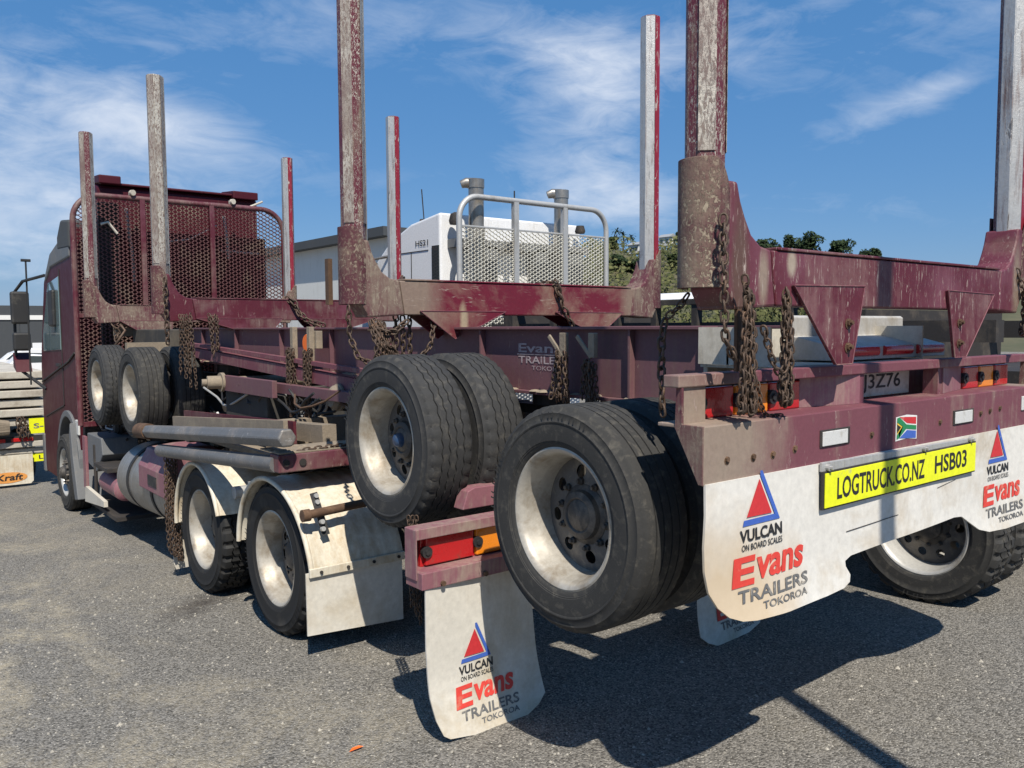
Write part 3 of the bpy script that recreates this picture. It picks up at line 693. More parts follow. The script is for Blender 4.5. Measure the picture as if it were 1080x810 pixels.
# flag sticker
fx0,fx1,fz0,fz1=3.285,3.445,-.465,-.378
def F(x,z): return (fx0+x*(fx1-fx0),fz0+z*(fz1-fz0)+.006*math.sin(x*5))
fl=None
for i,(m_,pts) in enumerate(((whiteink,[(-.05,-.06),(.5,-.06),(1.05,-.06),(1.05,1.06),(.5,1.06),(-.05,1.06)]),(redsolid,[(.12,1),(1,1),(1,.66),(.52,.66)]),(blueink,[(.12,0),(1,0),(1,.34),(.52,.34)]),
        (greenink,[(0,1),(.12,.98),(.48,.60),(1,.60),(1,.40),(.48,.40),(.12,.02),(0,0),(0,.20),(.30,.5),(0,.80)]),(goldink,[(0,.78),(.26,.5),(0,.22)]),(blackink,[(0,.70),(.19,.5),(0,.30)]))):
    bm=B(); q=[F(*p) for p in pts]; v=[bm.verts.new((x,1.6485-.0006*i,z)) for x,z in q]; f=bm.faces.new(v); bmesh.ops.triangulate(bm,faces=[f])
    if fl is None: fl=obj('flag_sticker',bm,m_,rb)
    else: obj('flag_stripe',bm,m_,fl)
# big mudflap
def flapY(x,z):
    t=max(0,(-.80-z)/.2); e=max(0,(2.45-x)/.4); e2=max(0,(x-4.2)/.4)
    return 1.645-.02*max(0,(-.505-z)/.5)-.02*t*t+.035*e*max(0,(-.6-z)/.4)+.012*math.sin(x*5)*max(0,(-.52-z)*1.5)
def flap_mesh(outl,yf,th=.008,step=.03):
    """outline -> gridded curved sheet with thickness"""
    bm=B(); f=bm.faces.new([bm.verts.new((x,0,z)) for x,z in outl])
    xs=[p[0] for p in outl]; zs=[p[1] for p in outl]
    x=min(xs)+step
    while x<max(xs):
        bmesh.ops.bisect_plane(bm,geom=bm.verts[:]+bm.edges[:]+bm.faces[:],plane_co=(x,0,0),plane_no=(1,0,0)); x+=step*2
    z=min(zs)+step
    while z<max(zs):
        bmesh.ops.bisect_plane(bm,geom=bm.verts[:]+bm.edges[:]+bm.faces[:],plane_co=(0,0,z),plane_no=(0,0,1)); z+=step
    for v in bm.verts: v.co.y=yf(v.co.x,v.co.z)
    r=bmesh.ops.extrude_face_region(bm,geom=bm.faces[:])
    for v in [e for e in r['geom'] if isinstance(e,bmesh.types.BMVert)]: v.co.y+=th
    return bm
def arc(cx,cz,r,a0,a1,n=8): return [(cx+r*math.cos(R(a0+(a1-a0)*k/n)),cz+r*math.sin(R(a0+(a1-a0)*k/n))) for k in range(n+1)]
outl=[(2.08,-.500),(2.073,-.70),(2.08,-.78),(2.10,-.85),(2.14,-.905),(2.19,-.945),(2.25,-.968),(2.32,-.978),(2.5,-.985),(2.75,-.985)]+[(2.86,-.98),(2.905,-.965),(2.915,-.94),(2.89,-.905),(2.89,-.885),(2.93,-.872)]+[(3.2,-.862),(3.5,-.856),(3.78,-.852)]+[(3.86,-.86),(3.94,-.90),(4.03,-.945),(4.13,-.97),(4.3,-.98),(4.60,-.975),(4.72,-.94),(4.80,-.85),(4.805,-.505)]
bm=flap_mesh(outl,flapY); mf=obj('mudflap',bm,stained,T,smooth=True,label='wide white rubber mudflap spanning the whole rear with stained lobes')
mf_loc=WL[mf]
# stain material uses object space: shift stain centre
for n in stained.node_tree.nodes:
    if n.type=='VECT_MATH' and n.operation=='DISTANCE': n.inputs[1].default_value=Vector((2.20,1.60,-.97))-mf_loc
def flap_print(parent,ox,oz,sx,sz,yf,y=0):
    X=lambda a:ox+a*sx; Z=lambda b:oz+b*sz; sl=lambda x:0
    bm=B(); v=[(.0,-.125),(.175,-.130),(.085,.045)]; sheet(bm,[(X(.02),Z(-.120)),(X(.155),Z(-.123)),(X(.092),Z(.015))],y,yf=lambda a,b:yf(a,b)-.0035)
    obj('red_triangle',bm,redsolid,parent)
    bm=B(); sheet(bm,[(X(.0),Z(-.152)),(X(.20),Z(-.152)),(X(.185),Z(-.130)),(X(.006),Z(-.130))],y,yf=lambda a,b:yf(a,b)-.003)
    sheet(bm,[(X(.20),Z(-.152)),(X(.108),Z(.045)),(X(.096),Z(.045)),(X(.098),Z(.025)),(X(.172),Z(-.132))],y,yf=lambda a,b:yf(a,b)-.0032)
    obj('blue_bar',bm,blueink,parent)
    bm=B(); letters(bm,'VULCAN',X(-.015),Z(-.212),X(.212),Z(-.165),0,bold=.03,yf=yf,thick=.003)
    letters(bm,'ON BOARD SCALES',X(-.005),Z(-.245),X(.212),Z(-.221),0,yf=yf,thick=.003,bold=.01)
    obj('lettering',bm,blackink,parent)
    bm=B(); letters(bm,'E',X(-.055),Z(-.375),X(.055),Z(-.265),0,bold=.035,yf=yf,thick=.003,shear=.12); letters(bm,'vans',X(.060),Z(-.364),X(.330),Z(-.278),0,bold=.03,yf=yf,thick=.003,shear=.16)
    obj('lettering',bm,redink,parent,label='red script lettering on the flap')
    bm=B(); letters(bm,'TRAILERS',X(-.03),Z(-.438),X(.355),Z(-.388),0,bold=.022,yf=yf,thick=.003,shear=.1)
    letters(bm,'TOKOROA',X(.09),Z(-.478),X(.345),Z(-.450),0,bold=.02,yf=yf,thick=.003,shear=.1)
    obj('lettering',bm,greyink,parent,label='grey block lettering on the flap')
flap_print(mf,2.262,-.525,1.03,.885,flapY)
flap_print(mf,4.14,-.520,1.03,.885,flapY)
bm=B()  # stitched repair scars on the flap
sheet(bm,[(2.90,-.775),(3.28,-.765),(3.28,-.768),(2.90,-.779)],0,yf=lambda a,b:flapY(a,b)-.002); sheet(bm,[(3.62,-.70),(3.80,-.685),(3.80,-.687),(3.62,-.703)],0,yf=lambda a,b:flapY(a,b)-.002)
obj('scar',bm,darksteel,mf)
# yellow sign
bm=B(); prism(bm,[(2.712,-.495),(3.955,-.512),(3.955,-.540),(2.712,-.530)],'y',1.628,1.640); sb=obj('sign_holder',bm,steelg,T,bevel=.003)
bm=B(); box(bm,2.712,3.962,1.624,1.634,-.668,-.528); sg=obj('yellow_sign',bm,darksteel,sb,bevel=.002)
bm=B(); box(bm,2.722,3.952,1.6195,1.6235,-.661,-.535); sy=obj('sign_face',bm,yellow,sb,bevel=.001)
bm=B(); letters(bm,'LOGTRUCK.CO.NZ',2.80,-.638,3.47,-.557,1.6195,bold=.02,thick=.001); letters(bm,'HSB03',3.56,-.632,3.86,-.555,1.6195,bold=.02,thick=.001)
obj('lettering',bm,blackink,sb)
bm=B()
for x in (2.745,3.47,3.90): tube(bm,[(x,1.628,-.515),(x,1.615,-.515)],.013,12); tube(bm,[(x,1.616,-.515),(x,1.604,-.515)],.007,6)
obj('bolt',bm,steelg,sb)
# cream box section between bolster and cross bar, silver shelf with three red lamps
bm=B(); box(bm,RL-.04,RR+.04,2.18,2.20,-.35,-.02)
prism(bm,[(RL-.075,-.159),(RL-.075,-.02),(RL-.03,-.02),(RL+.0,-.159)],'y',2.05,2.06)
prism(bm,[(3.02,-.159),(3.40,-.159),(3.32,-.10),(3.02,-.02)],'y',2.12,2.13)
box(bm,RL-.075,RL-.065,1.86,2.2,-.159,-.01); box(bm,RR+.065,RR+.075,1.86,2.2,-.159,-.01); box(bm,RL-.06,RR+.06,1.852,2.2,-.172,-.162)
obj('rear_box_section',bm,creamp,T)
bm=B(); prism(bm,[(1.88,-.155),(1.88,-.098),(2.05,-.055),(2.09,-.055),(2.09,.03),(2.105,.04),(2.105,-.155)],'x',3.22,4.20)
sh=obj('lamp_shelf',bm,shelfm,T,bevel=.004)
for i in range(3):
    x0=3.30+i*.305; bm=B(); tube(bm,[(x0,1.876,-.118),(x0+.25,1.876,-.118)],.022,10,flat=.6); obj('red_marker_lamp',bm,redlens,sh,smooth=True)
# wheels and running gear
dual('t_str',T,2.075,2.34,-.734,lab='wheel with deep dusty rim nearest the camera')
a=dual('t_zig',T,2.075,3.654,-.576,lab='raised wheel with a blue hub cap')
bc=B(); lathe_x(bc,[(.040,.125),(.036,.09),(.032,.080),(.024,.073),(.001,.070)],20)
me=bpy.data.meshes.new('hub_cap'); bmesh.ops.recalc_face_normals(bc,faces=bc.faces); bc.to_mesh(me); bc.free(); me.materials.append(bluem)
hc=bpy.data.objects.new('hub_cap',me); S.collection.objects.link(hc); hc.parent=a
for p in me.polygons: p.use_smooth=True
dual('t_str',T,2.075,8.454,-.618); dual('t_zig',T,2.075,9.782,-.618)
for k,y,z in (('t_str',2.34,-.734),('t_zig',3.654,-.576),('t_str',8.454,-.618),('t_zig',9.782,-.618)): dual(k,T,4.585,y,z,right=True)
for y,z in ((2.34,-.734),(3.654,-.576),(8.454,-.618),(9.782,-.618)):
    bm=B(); tube(bm,[(2.3,y,z),(4.36,y,z)],.062,16); tube(bm,[(2.42,y,z),(2.52,y,z)],.20,24); tube(bm,[(4.14,y,z),(4.24,y,z)],.20,24)
    ax=obj('axle',bm,darksteel,T,smooth=True)
    bm=B()
    for x in (2.92,3.74):
        beam(bm,(x,y-.5,z+.13),(x,y+.5,z+.13),.08,.05); box(bm,x-.06,x+.06,y-.07,y+.07,z+.05,z+.16)
        tube(bm,[(x,y-.32,z+.16),(x,y-.32,-.34)],.10,16)
    obj('suspension',bm,darksteel,ax)
def clutter(parent,x0,x1,y0,y1,z0,z1,n,seed):
    rnd=random.Random(seed)
    for i in range(n):
        bm=B(); y=rnd.uniform(y0,y1); x=rnd.uniform(x0,x1); z=rnd.uniform(z0,z1); L3=rnd.uniform(.5,1.4)
        pts=[(x,y,z)]
        for k in range(5): pts.append((pts[-1][0]+rnd.uniform(-.06,.06),pts[-1][1]+L3/5*(1 if i%2 else .6),pts[-1][2]+(-.07,-.04,.0,.04,.07)[k]+rnd.uniform(-.02,.02)))
        tube(bm,pts,rnd.choice((.007,.010,.014)),8); obj('air_hose',bm,(blackp,steelg,rust)[i%3] if i%4 else blackp,parent,smooth=True)
    for i in range(max(2,n//4)):
        y=rnd.uniform(y0,y1); x=rnd.uniform(x0,x1); z=rnd.uniform(z0,z1)-.05
        bm=B(); lathe_x(bm,[(.001,0),(.06,.0),(.085,.03),(.085,.05),(.095,.055),(.095,.07),(.085,.075),(.07,.14),(.03,.16),(.001,.16)],24,(x,y,z)); obj('brake_chamber',bm,darksteel if i%2 else mudc,parent,smooth=True)
clutter(T,2.45,2.75,2.6,7.2,-.55,-.40,16,3)
clutter(T,2.5,3.6,5.0,7.5,-.75,-.5,8,9)
# sub frame below the rails, front part of the trailer
bm=B()
beam(bm,(2.62,8.35,-.16),(2.66,4.7,-.30),.05,.03); beam(bm,(2.66,8.2,-.24),(2.70,4.9,-.40),.10,.09); beam(bm,(3.9,8.2,-.24),(3.9,4.9,-.40),.10,.09)
obj('drawbar',bm,pink,T)
bm=B(); box(bm,2.55,2.62,4.70,6.3,-.50,-.43); box(bm,2.6,2.75,4.3,5.0,-.46,-.37); box(bm,3.85,4.1,4.3,5.0,-.46,-.37)
obj('side_step_beam',bm,maroon_dark,T)
bm=B(); tube(bm,[(2.34,7.02,-.46),(2.52,6.98,-.46)],.055,16); tube(bm,[(2.30,7.03,-.46),(2.34,7.02,-.46)],.03,10); tube(bm,[(2.44,7.0,-.46),(2.47,7.0,-.46)],.08,18)
tube(bm,[(2.5,6.99,-.46),(4.2,6.7,-.46)],.045,12)
obj('turntable_pin',bm,mudc,T,smooth=True)
bm=B(); box(bm,2.46,2.50,5.95,6.98,-.53,-.40); obj('axle_beam',bm,maroon_dark,T,bevel=.004)
bm=B(); box(bm,2.52,3.9,6.2,7.1,-.85,-.54); box(bm,2.6,4.0,8.9,10.3,-.30,-.02)
obj('equipment_box',bm,gbox,T,bevel=.01)
bm=B()
box(bm,2.45,4.2,10.42,10.55,-.1,.0)
box(bm,2.2,4.46,8.95,9.02,-.26,-.15)
obj('front_crossbar',bm,mudc,T)

# ================================================================ TRUCK
K=thing('logging_truck','maroon logging truck with mesh headboard carrying a trailer on its back','truck',(XC,8,gz(8)))
GT=lambda y:gz(y)-gz(5.0)
bolster(K,7.59,maroon,maroon,[[(2.42,.08),(3.22,.08),(3.18,.03),(3.06,-.085),(3.0,-.085)]],post_mid,post_m)
bolster(K,10.22,maroon_mud,maroon_mud,[[(2.42,.08),(3.0,.08),(2.98,-.20),(2.90,-.20)]],post_m,post_m)
for xr in (2.93,3.73):
    bm=B(); a=Vector((xr,3.15,-.99)); b=Vector((xr,13.2,-1.35)); beam(bm,a,b,.08,.27); obj('chassis_frame',bm,darksteel,K)
bm=B(); box(bm,2.2,4.5,11.0,11.5,-1.6,-1.0); box(bm,2.97,3.69,7.2,13.0,-1.55,-.9); box(bm,2.55,4.1,8.9,9.05,-1.5,-.72)
for y in (5.0,6.374):
    tube(bm,[(2.3,y,-1.463+GT(y)),(4.4,y,-1.463+GT(y))],.09,14); tube(bm,[(3.15,y,-1.46+GT(y)),(3.5,y,-1.46+GT(y))],.21,18)
box(bm,2.62,4.05,4.2,4.32,-1.0,-.62); box(bm,2.6,4.05,6.9,7.0,-1.1,-.72)
obj('driveline',bm,darksteel,K)
# deck between: cross beam and inner deck beams
bm=B(); box(bm,1.95,4.7,4.65,4.78,-.858,-.752); db=obj('deck_cross_beam',bm,maroon,K,bevel=.006)
bm=B(); box(bm,1.96,4.69,4.66,4.95,-.750,-.742)
for i in range(70):
    x=random.uniform(1.98,3.4); s=random.uniform(.008,.03); lathe_z(bm,[(s*1.3,0),(s*.9,s*.4),(s*.2,s*.5)],7,(x,random.uniform(4.68,4.93),-.744))
obj('dirt_on_deck',bm,mudc,db,kind='stuff')
bm=B(); tube(bm,[(1.995,4.649,-.80),(1.995,4.635,-.80)],.02,12); tube(bm,[(2.10,4.649,-.805),(2.10,4.641,-.805)],.022,12); obj('bolt',bm,darksteel,db)
bm=B(); beam(bm,(2.15,5.0,-.64),(2.15,7.3,-.80),.03,.10); box(bm,2.2,3.0,4.9,7.4,-.90,-.86); beam(bm,(2.45,5.0,-.70),(2.45,7.6,-.84),.10,.12); beam(bm,(4.2,5.0,-.70),(4.2,7.6,-.84),.10,.12)
box(bm,2.3,4.3,7.4,7.52,-1.0,-.82); box(bm,2.3,4.3,5.6,5.7,-.9,-.66)
obj('deck_frame',bm,mudc,K)
bm=B(); beam(bm,(2.30,5.2,-.70),(2.30,7.5,-.80),.02,.15); obj('deck_side_rail',bm,maroon,K)
clutter(K,2.35,2.8,4.9,8.9,-1.0,-.72,16,5)
clutter(K,2.3,2.7,8.9,10.6,-1.3,-.8,10,6)
# rear cross member with lamps and flap
bm=B(); y=3.05
for (x0,x1) in ((1.885,2.585),(4.075,4.775)):
    box(bm,x0,x1,y-.012,y+.07,-.925,-.878); box(bm,x0,x1,y-.055,y+.07,-1.135,-1.062); box(bm,x0,x1,y+.07,y+.078,-1.135,-.878)
    box(bm,x0-.006,x0,y-.02,y+.075,-1.10,-.878); box(bm,x1,x1+.006,y-.02,y+.075,-1.10,-.878)
box(bm,2.585,4.075,3.1,3.2,-1.12,-.90)
rbm=obj('rear_lamp_bar',bm,pinkclean,K,bevel=.005)
bm=B(); prism(bm,[(2.26,-.875),(2.60,-.875),(2.60,-.775),(2.33,-.775),(2.29,-.79)],'y',3.22,3.30); obj('lamp_bar_bracket',bm,pinkclean,K,bevel=.004)
for (x0,x1) in ((1.945,2.50),(4.16,4.72)):
    lamp(x0,x1,y+.02,-1.055,-.93,[redlens,amblens],rbm,redlens)
bm=B()
for x in (1.99,2.22,2.45): tube(bm,[(x,y-.055,-1.12),(x,y-.068,-1.12)],.012,8)
obj('bolt',bm,rust,rbm)
def sf(x0): 
    def f(x,z): return 3.0-.0*max(0,(-1.14-z))+.02*math.sin((x-x0)*4)-.06*max(0,(-1.5-z)/.3)**2
    return f
for x0,lab in ((1.905,'white flap with red and grey print hanging behind the near drive wheels'),(4.14,'white flap hanging behind the far drive wheels')):
    W_=.63; o_=[(x0,-1.12),(x0+.0,-1.40),(x0+.012,-1.62),(x0+.03,-1.72),(x0+.055,-1.785),(x0+.085,-1.805),(x0+.30,-1.84),(x0+.52,-1.83),(x0+.60,-1.80),(x0+W_+.02,-1.76),(x0+W_+.015,-1.70),(x0+W_,-1.55),(x0+W_-.02,-1.35),(x0+W_-.02,-1.12)]
    if x0>3: o_=[(2*(x0+W_/2)-a-.0,b) for a,b in o_][::-1]
    if x0>3: 
        dx=-.43; o_=[(a+dx,b) for a,b in o_]
    f_=flap_mesh(o_,sf(x0)); fo=obj('mudflap',f_,flapm,K,smooth=True,label=lab)
    flap_print(fo,x0+.19+(-.43 if x0>3 else 0),-1.385,.86,.86,sf(x0))
# drive wheels
for y in (4.995,6.374):
    z=gz(y)+.482+.0
    dual('drive',K,2.035,y,z,W=.27); dual('drive',K,4.625,y,z,right=True,W=.27)
wheel('steer',K,2.08,11.75,gz(11.75)+.485); wheel('steer',K,4.58,11.75,gz(11.75)+.485,True)
# fenders
def fender(yc,zc,r,a0,a1,x0,x1,tail=None,ribs=True,grow=0):
    path=[]
    for k in range(37):
        a=a0+(a1-a0)*k/36; q=r+(grow*max(0,(a-100)/70)**1.3); path.append((yc+q*math.cos(R(a)),zc+q*math.sin(R(a))))
    if tail: path+=tail
    bm=B(); th=.006; n=len(path); nx=14
    rows=[]
    for i,(y,z) in enumerate(path):
        p0=path[max(0,i-1)]; p1=path[min(n-1,i+1)]; t=Vector((p1[0]-p0[0],p1[1]-p0[1])).normalized(); nr=Vector((t.y,-t.x))
        if nr.x*(y-yc)+nr.y*(z-zc)<0: nr=-nr
        row=[]
        for j in range(nx*2+1):
            x=x0+(x1-x0)*j/(nx*2); off=(.0035 if (j//2)%2 else 0) if ribs else 0
            if j<2: off=.010
            row.append(bm.verts.new((x,y+nr.x*off,z+nr.y*off)))
        rows.append(row)
    for i in range(n-1):
        for j in range(len(rows[0])-1): bm.faces.new((rows[i][j],rows[i][j+1],rows[i+1][j+1],rows[i+1][j]))
    r_=bmesh.ops.extrude_face_region(bm,geom=bm.faces[:])
    for v in [e for e in r_['geom'] if isinstance(e,bmesh.types.BMVert)]:
        d=Vector((yc-v.co.y,zc-v.co.z)); d.normalize(); v.co.y+=d.x*th; v.co.z+=d.y*th
    tube(bm,[(x0,y,z) for y,z in path],.016,10)
    return bm
def far(f,*a,**k): return f(*a,**k)
for (x0,x1,s) in ((2.015,2.62,1),(4.04,4.645,-1)):
    fe=obj('fender',fender(6.374,-1.533,.507,-4,158,x0,x1),cream,K,smooth=True)
    fe2=obj('fender',fender(4.995,-1.458,.512,2,174,x0,x1,[(4.376,-1.41)],grow=.105),cream,K,smooth=True)
    bm=B(); box(bm,x0-.02,x1-.0,4.355,4.372,-1.425,-1.375); obj('flap_clamp',bm,cream,fe2,bevel=.003)
    bm=B()
    for i in range(4): x=x0+.05+i*.17; tube(bm,[(x,4.356,-1.40),(x,4.346,-1.40)],.010,8)
    obj('bolt',bm,darksteel,fe2)
    bm=flap_mesh([(x0-.035,-1.40),(x0-.035,-1.76),(x1-.01,-1.80),(x1-.01,-1.40)],lambda x,z:4.375+.02*(z+1.4)); obj('fender_flap',bm,flapm,fe2,smooth=True)
    bm=flap_mesh([(x0-.0,-1.45),(x0+.0,-1.93),(x0+.02,-1.98),(x1,-1.98),(x1,-1.30),(x0+.0,-1.30)],lambda x,z:7.0+.02*math.sin(x*9)); obj('front_flap',bm,flapm,fe,smooth=True)
bm=B(); tube(bm,[(1.99,4.42,-1.075),(2.55,4.46,-1.055),(2.95,4.46,-1.05)],.026,12); tube(bm,[(1.985,4.42,-1.075),(2.03,4.42,-1.075)],.036,10)
sbm=obj('spray_bar',bm,rust,K,smooth=True)
bm=B(); 
for z0,z1,yo in ((-1.06,-.99,.0),(-1.16,-1.09,.02)): pass
beam(bm,(2.09,4.49,-.965),(2.12,4.395,-1.20),.045,.006,(0,-1,-.35)); 
obj('strap',bm,blackp,sbm)
bm=B()
for y,z in ((4.49,-.985),(4.475,-1.02),(4.415,-1.125),(4.405,-1.165)): tube(bm,[(2.10,y,z),(2.10,y-.022,z+.006)],.014,10)
obj('bolt',bm,steelg,sbm)
bm=B(); tube(bm,[(2.12,5.86,-1.18),(2.35,5.86,-1.18)],.045,12); tube(bm,[(2.16,5.70,-1.38),(2.40,5.70,-1.38)],.04,12); box(bm,2.2,2.35,5.6,5.8,-1.5,-1.1); obj('fender_bracket',bm,steelg,K)
# fuel tank, battery box, air tanks, steps
def along_y(bm,x,z,r,y0,y1,n=40,dome=.0,dz=0):
    pr_=[(r*.02,y0-dome),(r*.7,y0-dome*.75),(r,y0),(r,y1),(r*.7,y1+dome*.75),(r*.02,y1+dome)]
    rings=[[bm.verts.new((x+q*math.cos(2*PI*k/n),y,z+dz*(y-y0)+q*math.sin(2*PI*k/n))) for k in range(n)] for q,y in pr_]
    for i in range(len(rings)-1):
        for k in range(n): bm.faces.new((rings[i][k],rings[i][(k+1)%n],rings[i+1][(k+1)%n],rings[i+1][k]))
bm=B(); along_y(bm,2.40,-1.42,.34,7.15,8.95,48,.05,-.045); tk=obj('fuel_tank',bm,alu,K,smooth=True)
bm=B(); along_y(bm,2.40,-1.445,.350,7.70,7.76,48,0); along_y(bm,2.40,-1.475,.350,8.5,8.56,48,0); obj('tank_strap',bm,blackp,tk,smooth=True)
bm=B(); prism(bm,[(2.0,-1.42),(2.0,-1.22),(2.08,-1.07),(2.3,-1.05),(2.5,-1.05),(2.5,-1.42)],'y',7.05,7.90); bb=obj('battery_box',bm,pinkclean,K,bevel=.01)
bm=B(); box(bm,1.994,2.001,7.35,7.60,-1.36,-1.27); obj('box_handle',bm,blackp,bb)
bm=B(); along_y(bm,2.22,-1.68,.125,9.25,9.9,24,.05); along_y(bm,2.44,-1.62,.10,9.3,9.95,24,.05); obj('air_tank',bm,pinkclean,K,smooth=True)
bm=B(); box(bm,2.05,2.5,9.3,9.9,-1.50,-1.46); box(bm,2.1,2.55,9.2,10.6,-2.0,-1.96); tube(bm,[(2.12,10.15,-1.98),(2.12,10.15,-1.3)],.02,8); obj('side_step',bm,darksteel,K)
bm=B(); prism(bm,[(10.45,-1.98),(9.55,-1.90),(9.55,-1.84),(10.4,-1.80)],'x',2.06,2.10); obj('side_skirt',bm,creamp,K)
bm=B(); prism(bm,[(11.25,-1.15),(11.15,-1.55),(10.95,-2.05),(11.12,-2.08),(11.25,-1.75),(11.32,-1.3)],'x',2.08,2.45); prism(bm,[(10.5,-1.2),(9.85,-1.2),(9.8,-1.38),(10.1,-1.6),(10.5,-1.55)],'x',2.12,2.5); obj('cab_rear_mudguard',bm,greyp,K,bevel=.01)
bm=B(); box(bm,2.10,2.13,10.55,10.68,-1.85,-1.25); obj('step_strip',bm,pinkclean,K)
# headboard
yh=10.86
xa,xb,za,zt=2.13,4.70,-1.15,1.56
def rr_inside(x,z):
    r=.30
    if x<xa or x>xb or z<za or z>zt: return False
    for cx,sx in ((xa+r,-1),(xb-r,1)):
        if (x-cx)*sx>0 and z>zt-r and math.hypot(x-cx,z-(zt-r))>r: return False
    return True
def exp_mesh(y,xa,xb,za,zt,P,Sp,tw,inside):
    bm=B(); j=0; z=za
    while z<zt:
        a=Sp/2*.94; sg=1 if j%2 else -1; prev=None; k=0; x=xa
        while x<xb:
            ph=k%4; off=a*sg if ph in(0,1) else -a*sg
            x=xa+(k//4)*P+(0,.16,.5,.66)[ph]*P
            zz=z+off
            if inside(x,zz):
                cur=[bm.verts.new((x,y-tw,zz-tw*.42)),bm.verts.new((x,y+tw,zz-tw*.42)),bm.verts.new((x,y+tw,zz+tw*.42)),bm.verts.new((x,y-tw,zz+tw*.42))]
                if prev:
                    for q in range(4): bm.faces.new((prev[q],prev[(q+1)%4],cur[(q+1)%4],cur[q]))
                prev=cur
            else: prev=None
            k+=1
        z+=Sp; j+=1
    return bm
bm=B(); r=.30; fr=[(xa,yh,za)]+[(xa+r-r*math.cos(R(a)),yh,zt-r+r*math.sin(R(a))) for a in range(0,91,10)]+[(xb-r+r*math.sin(R(a)),yh,zt-r+r*math.cos(R(a))) for a in range(0,91,10)]+[(xb,yh,za)]
tube(bm,fr,.033,12)
hb=obj('headboard_frame',bm,maroon,K,smooth=True)
bm=B()
for x in (2.90,3.02+.72): box(bm,x-.03,x+.03,yh-.03,yh+.03,-1.1,zt)
box(bm,xa,xb,yh-.02,yh+.03,.12,.17); box(bm,xa,xb,yh-.02,yh+.03,-1.17,-1.11)
obj('headboard_bar',bm,maroon,hb,bevel=.004)
obj('headboard_mesh',exp_mesh(yh,xa,xb,za,zt,.092,.0245,.0115,rr_inside),wirem,hb)
# things mounted behind the headboard
bm=B(); tube(bm,[(2.75,11.0,1.45),(2.80,11.0,.95),(2.82,11.0,.55)],.022,8); tube(bm,[(3.95,11.0,1.45),(4.0,11.0,.9)],.022,8); tube(bm,[(3.05,11.0,1.05),(3.5,11.0,1.12),(3.85,11.0,1.32)],.012,8); tube(bm,[(3.9,11.0,1.0),(4.4,11.0,.98)],.015,8)
obj('hose',bm,steelg,hb,smooth=True)
bm=B(); box(bm,2.42,2.66,10.93,11.1,-1.0,1.5); obj('air_intake',bm,blackp,hb,bevel=.02)
bm=B()
for x in (2.78,4.0): tube(bm,[(x,yh-.02,zt+.06),(x+.01,yh-.06,zt+.06)],.034,14); box(bm,x-.02,x+.02,yh-.02,yh+.04,zt,zt+.08)
tube(bm,[(4.25,yh,zt+.02),(4.42,yh,zt+.10)],.014,8); tube(bm,[(2.42,yh-.04,1.22),(2.5,yh-.04,1.25),(2.6,yh-.04,1.12)],.016,8)
obj('work_lamp',bm,creamp,hb,smooth=True)
# cab
cx0,cx1=2.17,4.55
bm=B()
arch=[(11.75+.60*math.cos(R(a)),-1.70+.60*math.sin(R(a))) for a in range(12,169,12)]
prof=[(11.12,1.20),(11.12,-1.45),(11.16,-1.58)]+[(p[0],p[1]) for p in arch[::-1]]+[(12.42,-1.70),(12.5,-2.02),(13.42,-2.02),(13.50,-1.7),(13.50,-.55),(13.44,-.30),(13.05,.62),(12.7,.88),(12.1,1.02)]
prism(bm,prof,'x',cx0,cx1); cab=obj('cab',bm,maroon_clean,K,bevel=.03,segs=3)
bm=B(); prism(bm,[(11.15,1.0),(11.15,1.72),(11.35,1.80),(11.7,1.66),(12.2,1.32),(12.6,.9)],'x',cx0+.30,cx1-.08); ro=obj('roof_fairing',bm,maroon_clean,cab,bevel=.05,segs=3)
bm=B(); prism(bm,[(11.10,1.735),(11.10,1.765),(11.45,1.80),(11.45,1.77)],'x',2.50,4.42); prism(bm,[(11.05,1.74),(11.05,1.84),(11.5,1.87),(11.5,1.78)],'x',2.47,2.72); prism(bm,[(11.05,1.70),(11.05,1.80),(11.5,1.84),(11.5,1.74)],'x',4.10,4.44)
obj('fairing_edge',bm,maroon_clean,ro,bevel=.012)
bm=B(); prism(bm,[(11.25,.96),(11.25,1.30),(11.7,1.34),(11.95,1.15),(11.95,.98)],'x',2.15,2.50); obj('roof_pod',bm,roofd,cab,bevel=.03)
bm=B(); prism(bm,[(11.3,.86),(12.5,.80),(12.9,.62),(12.9,.70),(12.5,.98),(12.0,1.08),(11.3,1.08)],'x',2.155,2.30); obj('side_roof_rail',bm,greyp,cab,bevel=.02)
bm=B(); prism(bm,[(12.05,-.28),(12.05,.66),(12.75,.60),(13.25,-.10),(13.25,-.32)],'x',cx0-.008,cx0+.01); obj('side_window',bm,glass_t,cab,bevel=.004)
bm=B(); prism(bm,[(13.08,.60),(13.47,-.25),(13.50,-.25),(13.11,.62)],'x',cx0+.1,cx1-.1); obj('windscreen',bm,glass,cab)
bm=B()
pr_=[(11.75+.66*math.cos(R(a)),-1.70+.66*math.sin(R(a))) for a in range(0,181,10)]; pi_=[(11.75+.58*math.cos(R(a)),-1.70+.58*math.sin(R(a))) for a in range(180,-1,-10)]
prism(bm,pr_+pi_,'x',cx0-.03,cx0+.12); obj('wheel_arch_trim',bm,greyp,cab,bevel=.008)
bm=B(); tube(bm,[(cx0-.012,11.20,-.30),(cx0-.012,11.6,-.42),(cx0-.012,13.4,-.75)],.012,6); box(bm,cx0-.010,cx0,11.98,11.995,-1.0,.75); prism(bm,[(11.98,-1.0),(13.3,-1.25),(13.3,-1.235),(11.98,-.985)],'x',cx0-.010,cx0)
obj('door_seam',bm,blackp,cab)
bm=B(); box(bm,cx0-.03,cx0+.01,12.1,12.3,-.50,-.46); obj('door_handle',bm,blackp,cab,bevel=.005)
